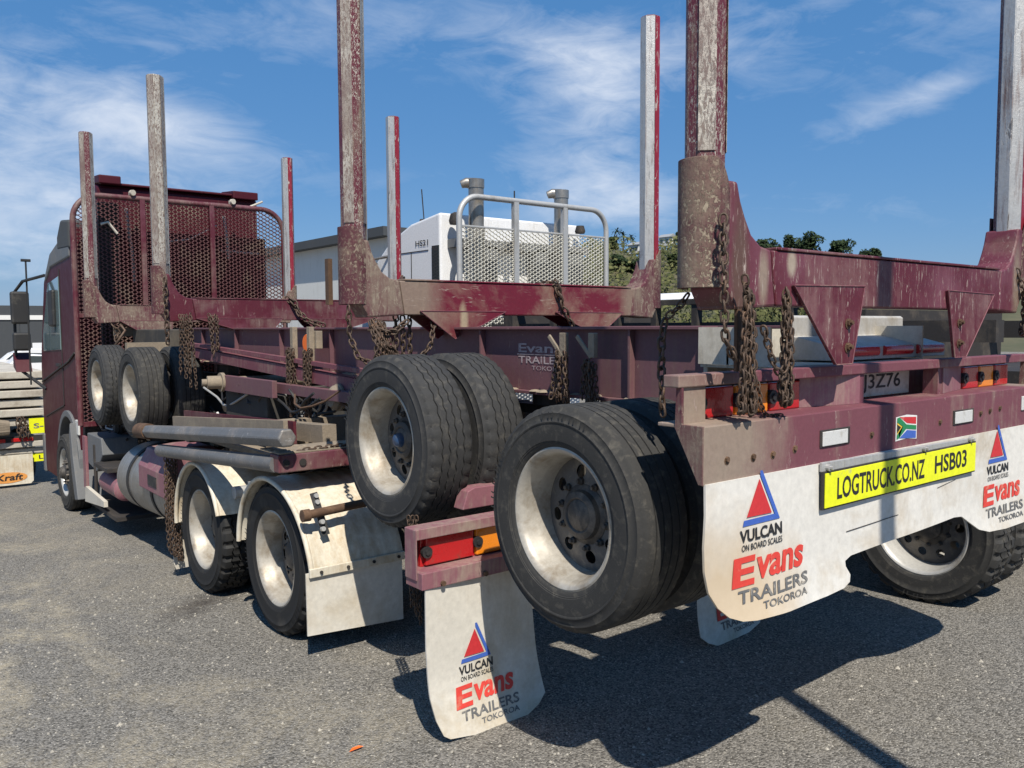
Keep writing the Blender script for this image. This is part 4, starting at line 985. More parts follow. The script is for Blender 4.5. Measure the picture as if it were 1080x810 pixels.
bm=B(); prism(bm,[(11.13,-1.12),(11.13,-1.30),(11.3,-1.3),(11.3,-1.12)],'x',cx0-.02,cx0+.10); obj('side_lamp',bm,lampw,cab,bevel=.01)
bm=B(); box(bm,cx0-.02,cx0+.25,13.44,13.56,-2.05,-1.5); obj('bumper_corner',bm,greyp,cab,bevel=.02)
# mirrors
bm=B(); tube(bm,[(cx0+.0,13.0,.72),(cx0-.18,13.55,.66),(cx0-.27,13.75,.50),(cx0-.27,13.80,-.42),(cx0-.20,13.75,-.62),(cx0,13.2,-.85)],.022,8)
tube(bm,[(cx0-.14,13.5,.95),(cx0-.14,13.5,-.80)],.012,6); tube(bm,[(cx0-.20,13.5,.95),(cx0-.08,13.5,.95)],.02,6)
mi=obj('mirror_arm',bm,blackp,cab,smooth=True)
bm=B(); box(bm,cx0-.33,cx0-.10,13.60,13.72,.06,.52); box(bm,cx0-.32,cx0-.10,13.60,13.72,-.32,-.06); obj('mirror',bm,blackp,mi,bevel=.03)
bm=B(); box(bm,cx0-.055,cx0+.0,12.25,12.55,.02,.50); obj('door_mirror',bm,blackp,mi,bevel=.03)
bm=B(); prism(bm,[(13.7,-.45),(13.85,-.35),(13.85,-.55),(13.6,-.62)],'x',cx0-.30,cx0-.1); obj('mirror_shell',bm,maroon_clean,mi)

# ================================================================ loose grey steel stanchions on the truck deck
bm=B(); tube(bm,[(1.965,4.55,-.640),(1.99,7.50,-.885)],.060,6,rot0=.5); s1=obj('steel_stanchion',bm,greypipe,bevel=.012); tag(s1,'grey six-sided steel bar lying on the deck, upper of two above the white fenders','steel bar','grey steel bars on the truck deck')
bm=B(); tube(bm,[(1.975,4.72,-.815),(1.99,7.15,-1.010)],.052,16,); s2=obj('steel_stanchion',bm,greypipe,smooth=True); tag(s2,'round grey steel pipe just above the foremost white fender, lower of two','steel bar','grey steel bars on the truck deck')
bm=B(); tube(bm,[(1.992,7.48,-.884),(1.995,7.78,-.905)],.068,12); s3=obj('end_collar',bm,rust,s1,smooth=True)

# ================================================================ chains
def link_bm(bm,c,t,u,L_=.0205,W_=.0135,r=.0038,n=12,m=6):
    s=t.cross(u)
    pts=[]
    for k in range(n):
        a=2*PI*k/n; pts.append((math.cos(a)*W_*.78+0, (L_-W_)*(1 if math.sin(a)>0 else -1)*(1 if abs(math.sin(a))>.05 else 0)+math.sin(a)*W_*.85))
    P=[c+s*p[0]+t*p[1] for p in pts]; rings=[]
    for k in range(n):
        tt=(P[(k+1)%n]-P[k-1]).normalized(); nn=u; bb=tt.cross(nn).normalized()
        rings.append([bm.verts.new(P[k]+nn*math.cos(2*PI*q/m)*r+bb*math.sin(2*PI*q/m)*r) for q in range(m)])
    for k in range(n):
        for q in range(m): bm.faces.new((rings[k][q],rings[k][(q+1)%m],rings[(k+1)%n][(q+1)%m],rings[(k+1)%n][q]))
def chain(bm,pts,size=1.0):
    pts=[Vector(p) for p in pts]; seg=[(pts[i+1]-pts[i]).length for i in range(len(pts)-1)]; tot=sum(seg); pitch=.0275*size; n=int(tot/pitch)
    ref=Vector((random.uniform(-1,1),random.uniform(-1,1),.1)).normalized(); k=0; acc=0
    ph0=random.uniform(0,pitch)
    for j in range(n+1):
        d=min(tot,j*pitch+ph0); i=0; a=0
        while i<len(seg)-1 and a+seg[i]<d: a+=seg[i]; i+=1
        f=min(1,(d-a)/max(seg[i],1e-6)); p=pts[i].lerp(pts[i+1],f); t=(pts[i+1]-pts[i]).normalized()
        t=(t+Vector((random.uniform(-.16,.16),random.uniform(-.16,.16),random.uniform(-.1,.1)))).normalized()
        u=(ref-t*ref.dot(t)).normalized(); v=t.cross(u); an=(0 if j%2 else PI/2)+random.uniform(-.35,.35); w_=u*math.cos(an)+v*math.sin(an)
        link_bm(bm,p,t,w_,.0205*size,.0138*size,.0041*size)
def hang(x,y,z0,z1,n,spread=.03,size=1.0,bm=None):
    bm=bm or B()
    for i in range(n):
        dx=(i-(n-1)/2)*spread/max(1,n-1)*2 if n>1 else 0; zz=z1+random.uniform(0,.10)*(z0-z1)*.6
        dy=random.uniform(-.022,.022)
        chain(bm,[(x+dx*.3,y+dy*.4,z0-random.uniform(0,.02)),(x+dx*.8,y+dy,z0*.6+zz*.4),(x+dx,y+dy,zz)],size)
        chain(bm,[(x+dx,y+dy,zz),(x+dx+.016,y+dy+.012,zz-.008),(x+dx+.022,y+dy+.02,zz+.05)],size)
    return bm
def chain_thing(name,bm,label,g=None):
    o=obj(name,bm,chainm,smooth=False); tag(o,label,'chain',g); 
    for p in o.data.polygons: p.use_smooth=True
    return o
yb=1.655
bm=B(); chain(bm,[(2.165,yb-.0,.345),(2.152,yb-.01,.28),(2.150,yb-.015,.19),(2.155,yb-.015,.05),(2.165,yb-.015,-.05),(2.20,yb-.02,-.10)],1.1)
chain_thing('hanging_chain',bm,'single heavy chain hanging down beside the rear-left post','chains hanging on the rear bolster')
bm=hang(2.265,1.63,.115,-.29,6,.045,.95); chain(bm,[(2.24,1.625,.15),(2.255,1.62,.0),(2.25,1.62,-.2)],.95)
chain_thing('hanging_chain',bm,'thick bunch of chains hanging over the red and amber tail lamp','chains hanging on the rear bolster')
bm=hang(2.475,1.63,.110,-.275,5,.035,.95); chain(bm,[(2.46,1.60,-.02),(2.42,1.59,-.13),(2.385,1.585,-.17),(2.35,1.59,-.13),(2.31,1.60,-.02)],.95); chain(bm,[(2.45,1.72,-.20),(2.445,1.70,-.28),(2.46,1.69,-.315),(2.51,1.67,-.315)],.7)
chain_thing('hanging_chain',bm,'bunch of chains left of the triangular plate, with a loop swinging from it','chains hanging on the rear bolster')
bm=B(); chain(bm,[(2.27,1.98,.03),(2.25,1.98,-.06),(2.24,1.97,-.17),(2.235,1.96,-.30)],1.25); chain(bm,[(2.29,1.90,.10),(2.28,1.93,.06),(2.27,1.97,.03)],1.0)
chain_thing('hanging_chain',bm,'short bright chain at the left end of the rear cross bar','chains hanging on the rear bolster')
bm=hang(4.56,1.66,.16,-.05,3,.04,1.1); chain(bm,[(4.50,1.68,.25),(4.53,1.66,.17),(4.60,1.66,.02)],1.1); chain_thing('hanging_chain',bm,'chain hanging beside the rear-right post at the picture edge','chains hanging on the rear bolster')
# bolster two
y2=3.985
bm=B(); chain(bm,[(2.075,y2,.11),(2.08,y2,-.05),(2.10,y2-.05,-.16),(2.17,y2-.08,-.20)],1.3)
for i in range(11): chain(bm,[(2.17+i*.008,y2-.05,.03),(2.18+i*.009,y2-.09+random.uniform(-.03,.03),-.10),(2.17+i*.022,y2-.1,-.24-random.uniform(0,.05))],1.0)
chain(bm,[(2.18,y2-.05,-.02),(2.28,y2-.12,-.03),(2.36,y2-.1,.02)],1.3)
chain_thing('chain_bundle',bm,'heap of chain hooked below the second left post, above the raised wheels')
bm=B()
for i in range(3): chain(bm,[(2.42+i*.045,y2+.1,.06),(2.42+i*.045,y2+.1,-.22)],1.3)
chain(bm,[(2.62,y2+.02,.02),(2.57,y2-.03,-.10),(2.50,y2-.04,-.17)],1.3)
chain_thing('chain_bundle',bm,'three dark chain strands behind the second left post bracket')
bm=B(); chain(bm,[(3.50,4.06,.272),(3.53,3.985,.262),(3.57,3.97,.13),(3.63,3.96,.03),(3.66,3.96,-.02)],1.6); chain(bm,[(3.49,4.1,.272),(3.54,3.975,.25),(3.56,3.975,.16)],1.4)
chain_thing('draped_chain',bm,'chain draped over the middle of the second bolster beam')
# hooks with chain bunches on the rail side
for (yy,n,zt_,zb_,lab) in ((3.00,4,-.12,-.36,'bunch of chain on a steel hook beside the faded rail lettering'),(2.80,4,-.17,-.36,'bunch of chain on the rail stiffener behind the rear tyre')):
    t=thing('chain_rack',lab,'chain',(RL-.09,yy,-.03))
    bm=B(); box(bm,RL-.105,RL-.078,yy-.02,yy+.02,-.15,-.035); beam(bm,(RL-.10,yy,-.15),(RL-.10,yy+.10,-.05),.012,.02); beam(bm,(RL-.10,yy,-.19),(RL-.10,yy,-.03),.014,.03)
    obj('hook',bm,mudc,t,bevel=.003)
    bm=B()
    for i in range(n*2): chain(bm,[(RL-.11+random.uniform(-.03,.02),yy-.03+i*.010,zt_),(RL-.11+random.uniform(-.03,.02),yy-.045+i*.014,zb_+random.uniform(-.02,.04))],.95)
    obj('chain',bm,chainm,t)
# bolster three
y3=7.49
for (x0,x1,zt_,zb_,n,lab) in ((2.27,2.36,.05,-.55,6,'rusty chains hanging beside the wheels below the third left post'),(2.52,2.59,.05,-.26,5,'short rusty chains hanging from the third bolster beam')):
    bm=B()
    for i in range(n): 
        x=x0+(x1-x0)*i/(n-1); chain(bm,[(x,y3-.03,zt_+.06),(x,y3-.05,zt_),(x+random.uniform(-.02,.02),y3-.06+random.uniform(-.04,.04),zb_+random.uniform(0,.22))],1.05)
    chain_thing('hanging_chain',bm,lab)
bm=B(); chain(bm,[(2.16,y3-.03,.42),(2.155,y3-.04,.2),(2.16,y3-.04,-.12)],1.7); chain_thing('hanging_chain',bm,'single chain running down the front of the third left post')
bm=B(); chain(bm,[(3.28,7.5,.28),(3.33,7.48,.24),(3.36,7.42,.10),(3.50,7.36,.0)],1.9); chain(bm,[(3.27,7.52,.28),(3.42,7.4,.06),(3.55,7.36,.02)],1.9); chain_thing('draped_chain',bm,'chain draped over the third bolster beam below the headboard bar')
t=thing('chain_rack','two long rusty chain bunches on steel posts with an orange tag between them','chain',(2.66,5.82,-.1))
bm=B(); box(bm,2.63,2.67,5.95,6.0,-.30,.0); box(bm,2.63,2.67,5.66,5.71,-.30,.0); box(bm,2.67,2.72,5.63,5.74,-.16,-.03); obj('hook',bm,mudc,t,bevel=.004)
bm=B(); lathe_x(bm,[(.001,.0),(.06,.0),(.07,.02),(.06,.04),(.001,.04)],24,(2.68,5.83,-.12)); obj('orange_tag',bm,orange,t)
bm=B()
for yy in (5.97,5.68):
    for i in range(9): chain(bm,[(2.63+random.uniform(-.03,.02),yy-.04+i*.012,-.17),(2.62+random.uniform(-.03,.03),yy-.06+i*.016,-.58-random.uniform(0,.14))],.95)
obj('chain',bm,chainm,t)
# low chains round the truck
bm=B()
for i in range(3): chain(bm,[(2.05+i*.022,3.37,-.90),(2.05+i*.024,3.35,-1.32-.05*i)],.8)
chain_thing('low_chain',bm,'chain strands hanging between the fender and the small tail lamps')
bm=B()
for i in range(6): chain(bm,[(1.97+i*.016,6.96,-1.05),(1.96+i*.016,6.95,-1.45),(1.97+i*.02,6.94,-1.80-.02*i)],1.15)
chain_thing('low_chain',bm,'rusty chain hanging in front of the foremost drive wheel')
bm=B(); chain(bm,[(2.35,10.15,.04),(2.40,10.13,-.05),(2.38,10.1,-.12)],2.2); tube(bm,[(2.42,10.12,.04),(2.47,10.1,-.03),(2.42,10.08,-.10),(2.34,10.08,-.22)],.016,8); chain_thing('low_chain',bm,'pale hook and chain hanging under the fourth bolster beside the foremost wheels')
bm=B(); chain(bm,[(2.08,5.0-.3,-.745),(2.3,4.68,-.735),(2.9,4.7,-.735)],1.3); chain(bm,[(1.99,4.73,-.75),(1.985,4.70,-.80),(2.0,4.72,-.84)],1.1); chain_thing('low_chain',bm,'rusty chain lying along the maroon deck cross beam')
# hoses under the rail
bm=B()
for i in range(4):
    pts=[(2.72+i*.02,6.3-.08*i,-.46),(2.70,6.25-.06*i,-.62),(2.68+.02*i,6.1-.1*i,-.72),(2.72,5.9-.1*i,-.60),(2.74,5.85-.1*i,-.47)]; tube(bm,pts,.012,8)
obj('air_hose',bm,steelg,T,smooth=True)

# ================================================================ neighbouring white truck on the right
Nn=thing('white_logging_truck','white logging truck with twin chrome stacks and silver mesh guard parked alongside','truck',(6.6,6,gz(6)))
bm=B(); prism(bm,[(8.25,1.33),(8.9,1.25),(9.4,1.08),(10.2,.55),(10.35,-1.2),(8.25,-1.2)],'x',5.50,7.75); ncab=obj('cab',bm,whitep,Nn,bevel=.03,segs=3)
bm=B(); box(bm,5.492,5.50,8.27,8.42,.35,.95); obj('side_window',bm,glass,ncab)
bm=B(); box(bm,5.493,5.499,8.50,9.15,.905,.912); box(bm,5.493,5.499,8.88,8.888,.3,.9); box(bm,5.490,5.499,9.04,9.10,.50,.62); obj('panel_line',bm,blackp,ncab)
bm=B(); letters_x(bm,'HS21',8.78,8.5,.965,1.035,5.493,bold=.01); obj('lettering',bm,blackink,ncab)
bm=B(); box(bm,5.30,5.44,9.62,9.74,.50,.82); tube(bm,[(5.52,9.4,.9),(5.32,9.7,.85),(5.30,9.75,.45),(5.52,9.5,.4)],.02,8); lathe_x(bm,[(.001,-.02),(.075,0),(.08,.04),(.001,.1)],20,(5.28,9.75,.80)); obj('mirror',bm,chrome,ncab,smooth=True)
bm=B(); yg=7.8; xa,xb,za,zt=5.46,7.78,.3,1.47; r=.26
fr=[(xa,yg,-.6)]+[(xa+r-r*math.cos(R(a)),yg,zt-r+r*math.sin(R(a))) for a in range(0,91,10)]+[(xb-r+r*math.sin(R(a)),yg,zt-r+r*math.cos(R(a))) for a in range(0,91,10)]+[(xb,yg,-.6)]
tube(bm,fr,.034,12); 
for x in (6.27,7.05): box(bm,x-.035,x+.035,yg-.03,yg+.03,-.6,zt)
gf=obj('guard_frame',bm,steelg,Nn,smooth=True)
obj('guard_mesh',exp_mesh(yg,xa,xb,-.5,1.20,.092,.0235,.0085,lambda x,z:5.48<x<7.76 and z<1.12),guardm,gf)
bm=B(); tube(bm,[(xa,yg,1.13),(xb,yg,1.13)],.012,6); obj('guard_rail',bm,steelg,gf)
for x in (5.83,7.16):
    bm=B(); tube(bm,[(x,7.98,-.6),(x,7.98,1.15)],.105,20); tube(bm,[(x,7.98,1.10),(x,7.98,1.62)],.090,20)
    tube(bm,[(x,7.98,1.60),(x,7.98,1.70)],.098,24); tube(bm,[(x,7.98,1.65),(x-.10,8.04,1.66),(x-.15,8.07,1.64)],.06,14,radii=[.07,.06,.045],flat=.7)
    for z in (1.2,1.28,1.36,1.45): tube(bm,[(x,7.98,z),(x,7.98,z+.02)],.083,20)
    obj('exhaust_stack',bm,chrome,Nn,smooth=True)
bm=B(); box(bm,5.6,7.7,8.05,8.24,.92,1.02); box(bm,5.6,7.7,8.05,8.24,-.2,.10); box(bm,6.0,6.2,8.05,8.2,.1,.95); box(bm,6.8,7.0,8.05,8.2,.1,.95); box(bm,7.3,7.6,8.05,8.2,.1,.95)
obj('rear_bracket',bm,greyp,ncab)
bm=B(); lathe_z(bm,[(.07,0),(.08,.04),(.06,.12),(.02,.14)],14,(5.62,8.1,1.18)); lathe_z(bm,[(.05,0),(.06,.03),(.04,.09)],14,(5.75,9.0,1.25)); lathe_z(bm,[(.06,0),(.07,.03),(.05,.10)],14,(7.6,8.1,1.2)); obj('beacon',bm,darksteel,ncab,smooth=True)
bm=B(); tube(bm,[(6.9,8.6,1.3),(6.9,8.6,1.75)],.01,6); tube(bm,[(5.7,8.9,1.3),(5.7,8.95,1.7)],.008,6); obj('aerial',bm,blackp,ncab)
for xr in (6.2,7.0):
    bm=B(); beam(bm,(xr,2.0,-.95),(xr,10.2,-1.40),.08,.28); obj('chassis_frame',bm,darksteel,Nn)
bm=B(); box(bm,5.5,7.75,3.0,3.12,-.35,.10); box(bm,5.5,7.75,6.9,7.05,-.35,.12); box(bm,5.6,5.72,2.2,7.4,-.12,.02); box(bm,7.5,7.6,2.2,7.4,-.12,.02); box(bm,5.65,7.6,4.4,6.6,-.5,-.05)
for i in range(7): box(bm,5.55,5.62,3.6+i*.45,3.66+i*.45,-.05,.20)
box(bm,5.54,5.63,3.2,7.0,.17,.21); box(bm,5.7,7.6,2.0,4.3,-.95,-.3)
obj('load_deck',bm,darksteel,Nn)
bm=B(); prism(bm,[(5.55,.215),(6.2,.215),(6.1,.275),(5.62,.275)],'y',4.55,5.15); box(bm,5.1+.4,5.62,1.95,2.0,-.35,-.25); obj('toolbox_lid',bm,whitep,Nn,bevel=.01)
for y in (2.53,3.88):
    z=gz(y)+.482; dual('drive_d',Nn,5.36,y,z,W=.27); dual('drive_d',Nn,7.9,y,z,True,W=.27)
wheel('steer',Nn,5.45,9.6,gz(9.6)+.485); wheel('steer',Nn,7.85,9.6,gz(9.6)+.485,True)
bm=B(); tube(bm,[(5.6,2.53,-1.32),(7.6,2.53,-1.32)],.09,12); tube(bm,[(5.6,3.88,-1.39),(7.6,3.88,-1.39)],.09,12); obj('axle',bm,darksteel,Nn)

# ================================================================ the trailer ahead on the left, stacked with pale slabs
Q=thing('parked_log_trailer','pale dusty trailer loaded with flat slabs, orange oval on its flap, ahead of the cab','trailer',(1.2,16.5,gz(16.5)))
yk=15.0
bm=B(); box(bm,-1.2,2.45,yk,yk+.12,-1.87,-1.78); box(bm,-1.2,2.45,yk+.06,yk+.2,-1.98,-1.90); box(bm,-1.0,2.35,yk+.2,yk+7,-1.84,-1.74); obj('rear_bar',bm,slab,Q,bevel=.01)
bm=B()
for x in (-1.1,1.62,1.80,2.02,2.24-.06): box(bm,x-.07,x+.07,yk-.02,yk,-1.775,-1.715)
obj('tail_lamp',bm,redlens,Q,bevel=.01)
bm=B(); box(bm,-1.2,2.45,yk+.01,yk+.10,-1.775,-1.70); obj('lamp_rail',bm,darksteel,Q)
for x0,x1 in ((1.50,2.235),(-1.1,-.4)):
    bm=flap_mesh([(x0,-1.98),(x0,-2.40),(x0+.04,-2.45),(x1-.04,-2.45),(x1,-2.41),(x1,-1.98)],lambda x,z:yk+.02); kf=obj('mudflap',bm,cream,Q)
    bm=B(); sheet(bm,[(x0+.38+.27*math.cos(t*PI/12),-2.33+.085*math.sin(t*PI/12)) for t in range(24)],yk+.015); ov=obj('orange_oval',bm,orink,kf)
    bm=B(); letters(bm,'Kraft',x0+.22,-2.375,x0+.58,-2.275,yk+.012,shear=.2,bold=.02); obj('lettering',bm,blackink,kf)
bm=B(); box(bm,2.245,2.75,yk+.08,yk+.09,-2.12,-1.99); ys_=obj('yellow_sign',bm,yellow,Q)
bm=B(); letters(bm,'LOG',2.33,-2.085,2.60,-2.02,yk+.079,bold=.02); obj('lettering',bm,blackink,ys_)
bm=B(); box(bm,2.20,2.44,yk-.01,yk+.0,-1.66,-1.42); ys2=obj('yellow_sign',bm,yellow,Q)
bm=B(); letters(bm,'S-',2.26,-1.58,2.40,-1.50,yk-.012,bold=.02); obj('lettering',bm,greyink,ys2)
for x in (-.9,2.2):
    for y in (16.6,17.9): pass
dual('t_zig',Q,-1.1,16.2,gz(16.2)+.433); dual('t_zig',Q,2.40,16.2,gz(16.2)+.433,True); dual('t_zig',Q,2.40,17.5,gz(17.5)+.433,True); dual('t_zig',Q,-1.1,17.5,gz(17.5)+.433)
zz=-1.69; k=0
gl='pale slabs stacked on the parked trailer'
while zz<-.78:
    h=.135; z0=zz
    if k<1: zz+=h+.0; k+=1; continue
    t=thing('timber_slab','','timber slab',(1.0,17,z0),gl); nm=['lowest','second lowest','third from the bottom','fourth from the bottom','fifth from the bottom','topmost but one','topmost'][min(k-1,6)]
    bm=B(); box(bm,-1.4,2.46,15.05+random.uniform(-.03,.05),21,z0+.02,z0+h); obj('plank_layer',bm,slab,t,bevel=.012)
    t['label']='pale weathered slab layer on the parked trailer, %s of the visible stack'%nm
    bm=B()
    for x in (-.8,.6,1.7,2.2): box(bm,x-.05+random.uniform(-.1,.1),x+.05,15.12,20.9,z0-.002,z0+.019)
    obj('spacer',bm,darksteel,t)
    zz+=h+.014; k+=1
bm=B(); 
for i in range(5): tube(bm,[(1.55+.03*i,14.93,-1.42-.05*i),(1.72,14.88,-1.46-.03*i),(1.90,14.93,-1.50-.02*i)],.075,12)
o=obj('sling_roll',bm,mudc); tag(o,'brown folded webbing bundle tied on the end of the pale slabs','sling')
bm=B(); 
for i in range(4): chain(bm,[(2.03+i*.035,14.92,-1.40),(2.05+i*.04,14.9,-1.68)],2.2)
chain_thing('hanging_chain',bm,'rusty chain hanging on the pale parked trailer beside the yellow sign')

# ================================================================ background buildings
t=thing('grey_shed','long pale grey shed wall with dark roof edge behind the trucks','shed',(16,30,gz(30)))
bm=B(); box(bm,14.2,22,24.2,44,gz(30)-.2,3.0); sw=obj('wall',bm,wallg,t)
bm=B(); prism(bm,[(13.8,2.95),(13.8,3.25),(22.3,3.25),(22.3,2.95)],'y',24,44.4); obj('roof',bm,roofd,t)
t=thing('dark_warehouse','long dark grey warehouse with a white stripe behind the parked cars','warehouse',(8,90,-3.05))
bm=B(); box(bm,-40,40,85,110,-3.1,2.0); obj('wall',bm,roofd,t)
bm=B(); box(bm,-40,40,84.9,85,.75,1.15); obj('stripe',bm,wallw,t)
bm=B(); box(bm,11.9,14.8,84.9,85,-2.9,-2.15) ; box(bm,14.95,15.6,84.9,85,-2.2,-1.6); box(bm,13.0,14.0,84.85,84.9,-2.0,-1.3); box(bm,14.2,14.9,84.85,84.9,-2.0,-1.3); obj('window',bm,whitep,t)
bm=B(); 
for i in range(40): box(bm,-40+i*2,-39.93+i*2,84.93,84.98,-3,.7)
obj('cladding_rib',bm,roofd,t)
def car(name,label,x,y,m_,L_=4.4,hh=1.5):
    z=gz(y); t=thing(name,label,'car',(x,y,z),'cars parked in front of the dark warehouse')
    prof=[(-L_/2,.35),(-L_/2,.75),(-L_/2+.25,.92),(-L_*.22,1.0),(-L_*.12,1.40),(L_*.08,hh),(L_*.30,hh-.08),(L_*.42,1.0),(L_/2-.05,.9),(L_/2,.55),(L_/2,.35)]
    bm=B(); prism(bm,[(x+a,z+b) for a,b in prof],'y',y-.87,y+.87); b_=obj('body',bm,m_,t,bevel=.08,segs=3)
    for q in ([(-L_*.19,1.02),(-L_*.105,1.36),(L_*.0,1.42),(L_*.0,1.02)],[(L_*.02,1.02),(L_*.02,1.42),(L_*.27,1.38),(L_*.36,1.02)]):
        bm=B(); prism(bm,[(x+a,z+b) for a,b in q],'y',y-.885,y-.86); obj('window',bm,glass,b_)
    for a in (-L_*.31,L_*.31):
        bm=B(); tube(bm,[(x+a,y-.89,z+.33),(x+a,y-.66,z+.33)],.33,24); wl=obj('wheel',bm,rubber,t,smooth=True)
        bm=B(); tube(bm,[(x+a,y-.90,z+.33),(x+a,y-.88,z+.33)],.2,16); obj('hubcap',bm,rimsil,wl)
        bm=B(); tube(bm,[(x+a,y+.89,z+.33),(x+a,y+.66,z+.33)],.33,24); obj('wheel',bm,rubber,t,smooth=True)
car('parked_car','small silver hatchback nearest the pale slab stack',8.3,57,whitep,3.9,1.5)
car('parked_car','white people carrier just behind the silver hatchback',9.0,64,whitep,4.6,1.75)
car('parked_car','maroon car at the left picture edge behind the slab stack',4.6,58,maroon_clean,4.2,1.45)
car('parked_car','white van in front of the warehouse windows',12.6,72,whitep,4.6,1.9)
# ================================================================ hill, trees and houses on the skyline
def hz(az,r):
    import math as m
    top=17.5 if az<50 else max(10.5,17.5-(az-50)*.75)
    if az<44: top=max(0,17.5-(44-az)*3.2)
    t=min(1,max(0,(r-95)/115)); t=t*t*(3-2*t)
    return -3.3+(top+3.3)*t*(1+.05*m.sin(az*1.3)+.03*m.sin(az*3.1+r*.05))
bm=B(); g=[]
for i in range(61):
    az=36+i*.75; g.append([bm.verts.new(((r)*math.sin(R(az)),(r)*math.cos(R(az)),hz(az,r))) for r in range(90,331,8)])
for i in range(60):
    for j in range(len(g[0])-1): bm.faces.new((g[i][j],g[i][j+1],g[i+1][j+1],g[i+1][j]))
o=obj('hill',bm,hillm,smooth=True); o['kind']='structure'
def leafclump(bm,c,rx,rz,n,s):
    for i in range(n):
        a=random.uniform(0,2*PI); b=math.acos(random.uniform(-1,1)); q=random.uniform(.55,1.0)**.6
        p=Vector((c[0]+rx*q*math.sin(b)*math.cos(a),c[1]+rx*q*math.sin(b)*math.sin(a),c[2]+rz*q*math.cos(b)))
        u=Vector((random.gauss(0,1),random.gauss(0,1),random.gauss(0,1))).normalized(); v=u.orthogonal().normalized(); ss=s*random.uniform(.5,1.3)
        bm.faces.new([bm.verts.new(p+u*ss),bm.verts.new(p+v*ss*.7),bm.verts.new(p-u*ss),bm.verts.new(p-v*ss*.7)])
def polar(az,r): return r*math.sin(R(az)),r*math.cos(R(az))
def tree(name,label,az,r,h,w_,m_,group,lobes=9,pal=False,trunk=.35,z=None,base_crown=.30):
    x,y=polar(az,r); z=hz(az,r)-.3 if z is None else z; t=thing(name,label,'tree',(x,y,z),group)
    bm=B(); tube(bm,[(x,y,z),(x+.1*w_*random.uniform(-1,1)*.4,y,z+h*.5),(x,y,z+h*.85)],.2,8,radii=[trunk,trunk*.6,.08])
    for k in range(5):
        a=random.uniform(0,6.28); tube(bm,[(x,y,z+h*(.35+.08*k)),(x+math.cos(a)*w_*.35,y+math.sin(a)*w_*.35,z+h*(.55+.08*k))],.1,5,radii=[trunk*.4,.04])
    obj('trunk',bm,barkm,t)
    bm=B()
    if pal:
        for k in range(26):
            a=random.uniform(0,6.28); e=random.uniform(-.5,1.1); L2=w_*.5; p0=Vector((x,y,z+h)); dirn=Vector((math.cos(a)*math.cos(e),math.sin(a)*math.cos(e),math.sin(e)))
            prev=p0
            for s in range(5):
                p1=prev+dirn*L2/5; sd_=dirn.cross(Vector((0,0,1))).normalized()*L2*.09
                bm.faces.new([bm.verts.new(prev-sd_),bm.verts.new(prev+sd_),bm.verts.new(p1+sd_*.7),bm.verts.new(p1-sd_*.7)]); prev=p1; dirn=(dirn+Vector((0,0,-.28))).normalized()
    else:
        for k in range(lobes):
            f=k/(lobes-1) if lobes>1 else 0; zc=z+h*(base_crown+(.92-base_crown)*random.random()); tt=(zc-z)/h; rad=w_*.5*(1-abs(tt-.6)*.9)
            a=random.uniform(0,6.28); rr=rad*random.uniform(.2,.75)
            leafclump(bm,(x+math.cos(a)*rr,y+math.sin(a)*rr,zc),w_*random.uniform(.16,.27),h*random.uniform(.09,.17),130,.03*w_+.18)
    obj('crown',bm,m_,t)
def azu(u): return 38.514+math.degrees(math.atan((u-540)/881.64))
gs='dark trees on the skyline above the rear bolster'; gh='trees on the brushy hillside behind the posts'
# px 790..925 skyline: (u, top v, width px)
for i,(u,vt,wp,lab) in enumerate(((806,253,34,'low dark spreading tree nearest the rear-left post on the skyline'),(829,248,14,'narrow dark tree second from the left on the skyline'),(850,247,34,'tallest broad dark tree on the skyline above the bolster'),(883,254,32,'rounded dark tree right of the tallest one on the skyline'),(908,266,20,'small dark tree low on the skyline'),(921,263,14,'rightmost small dark tree showing above the bolster beam'))):
    az=azu(u); r=215; d=r*math.cos(R(az-38.514)); zt_=(341-vt)/881.64*d*1.0; zb=hz(az,r); tree('skyline_tree',lab,az,r,zt_-zb+.4,wp/881.64*d*1.05,leaf_d,gs,lobes=16,base_crown=.45)
for i,(u,vt,wp,pal,lab) in enumerate(((650,243,9,True,'tall palm at the left end of the brushy hill'),(657,247,9,True,'shorter palm right beside the tall palm'),(665,249,8,True,'thin palm left of the white house'),(677,258,14,False,'bushy tree just below the white house'),(645,262,16,False,'dark round tree beside the silver guard'),(716,272,18,False,'dark tree between the second right post and the rear post'),(709,283,16,False,'olive tree right of the second right post'),(668,286,26,False,'olive tree halfway down the brushy hillside'),(650,290,22,False,'dark bushy tree low on the hill beside the guard mesh'),(685,270,12,False,'small tree at the left edge of the second right post'))):
    az=azu(u); r=205 if vt<275 else 165; d=r*math.cos(R(az-38.514)); zt_=(343-vt)/881.64*d; zb=hz(az,r)
    if pal: tree('palm_tree',lab,az,r,max(3,zt_-zb-.3),3.2,leaf_d,gh,pal=True,trunk=.25)
    else: tree('hill_tree',lab,az,r,max(3.5,zt_-zb),wp/881.64*d,random.choice((leaf_d,leaf_m)),gh,lobes=14,base_crown=.2)
bm=B()
for i in range(900):
    az=random.uniform(41,61); r=random.uniform(105,222 if az<54 else 205); x,y=polar(az,r); s=random.uniform(1.2,3.0); leafclump(bm,(x,y,hz(az,r)+s*.4),s,s*.8,26,.42)
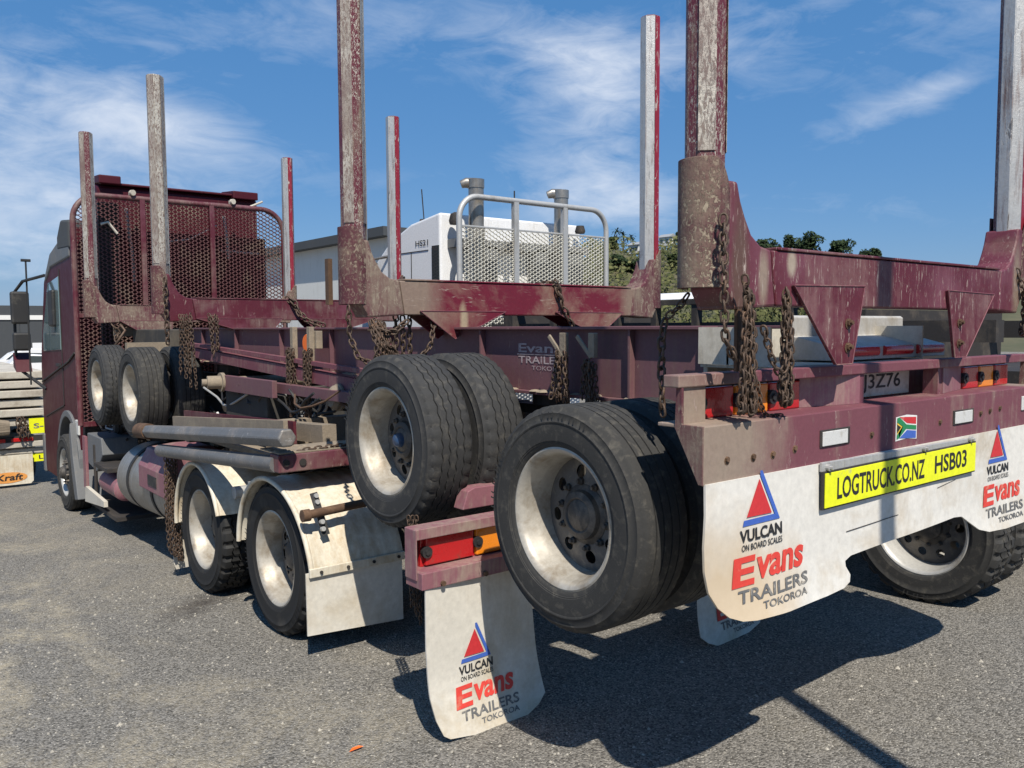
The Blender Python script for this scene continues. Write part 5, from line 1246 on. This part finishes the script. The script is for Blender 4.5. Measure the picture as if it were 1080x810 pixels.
o=obj('hillside_scrub',bm,leaf_o); o['kind']='stuff'; tag(o,'olive green scrub covering the hillside behind the trucks','scrub')
for az,r,w_,lab in ((azu(672),198,2.8,'white house with grey roof high on the brushy hill'),(azu(703),204,2.2,'small white house on the hilltop right of the second right post')):
    x,y=polar(az,r); z=hz(az,r)+1.2; t=thing('hill_house',lab,'house',(x,y,z),'houses on the hill')
    bm=B(); box(bm,x-w_/2,x+w_/2,y-1.6,y+1.6,z,z+2.0); wl=obj('wall',bm,wallw,t)
    bm=B(); prism(bm,[(x-w_/2-.3,z+2.0),(x+w_/2+.3,z+2.0),(x,z+2.8)],'y',y-1.9,y+1.9); obj('roof',bm,steelg,t)
    bm=B()
    for q in (-.25,.25): box(bm,x+q*w_-.3,x+q*w_+.3,y-1.66,y-1.6,z+.7,z+1.5)
    for q in (-.8,.8): box(bm,x-w_/2-.06,x-w_/2,y+q-.35,y+q+.35,z+.7,z+1.5)
    obj('window',bm,glass,wl)
# lamp pole behind the photographer, whose shadow falls on the tail of the trailer
t=thing('yard_pole','slim grey steel yard pole standing behind the trailer, outside the picture','pole',(2.09,-.75,gz(-.75)))
bm=B(); tube(bm,[(2.09,-.75,gz(-.75)),(2.09,-.75,4.6)],.055,20); pp=obj('shaft',bm,steelg,t,smooth=True)
bm=B(); box(bm,1.97,2.21,-.87,-.63,gz(-.75)+.002,gz(-.75)+.02); obj('base_plate',bm,steelg,t)
# dead leaf on the asphalt
bm=B(); x,y=2.0,3.45
from_pts=[(0,0),(.02,.012),(.05,.010),(.07,0),(.05,-.012),(.02,-.010)]
v=[bm.verts.new((1.62+a,3.18+b,gz(3.18)+.004+.010*abs(math.sin(a*40)))) for a,b in from_pts]; bm.faces.new(v)
lf=obj('dead_leaf',bm,orange); tag(lf,'small orange dead leaf lying alone on the asphalt','leaf')
# ---------------------------------------------------------------- drop prototypes, raise everything to ground level
def kill(o):
    for ch in list(o.children): kill(ch)
    bpy.data.objects.remove(o)
for p in PROTO.values(): kill(p)
for o in bpy.data.objects:
    if o.parent is None and o.type not in('CAMERA','LIGHT'): o.location.z+=H
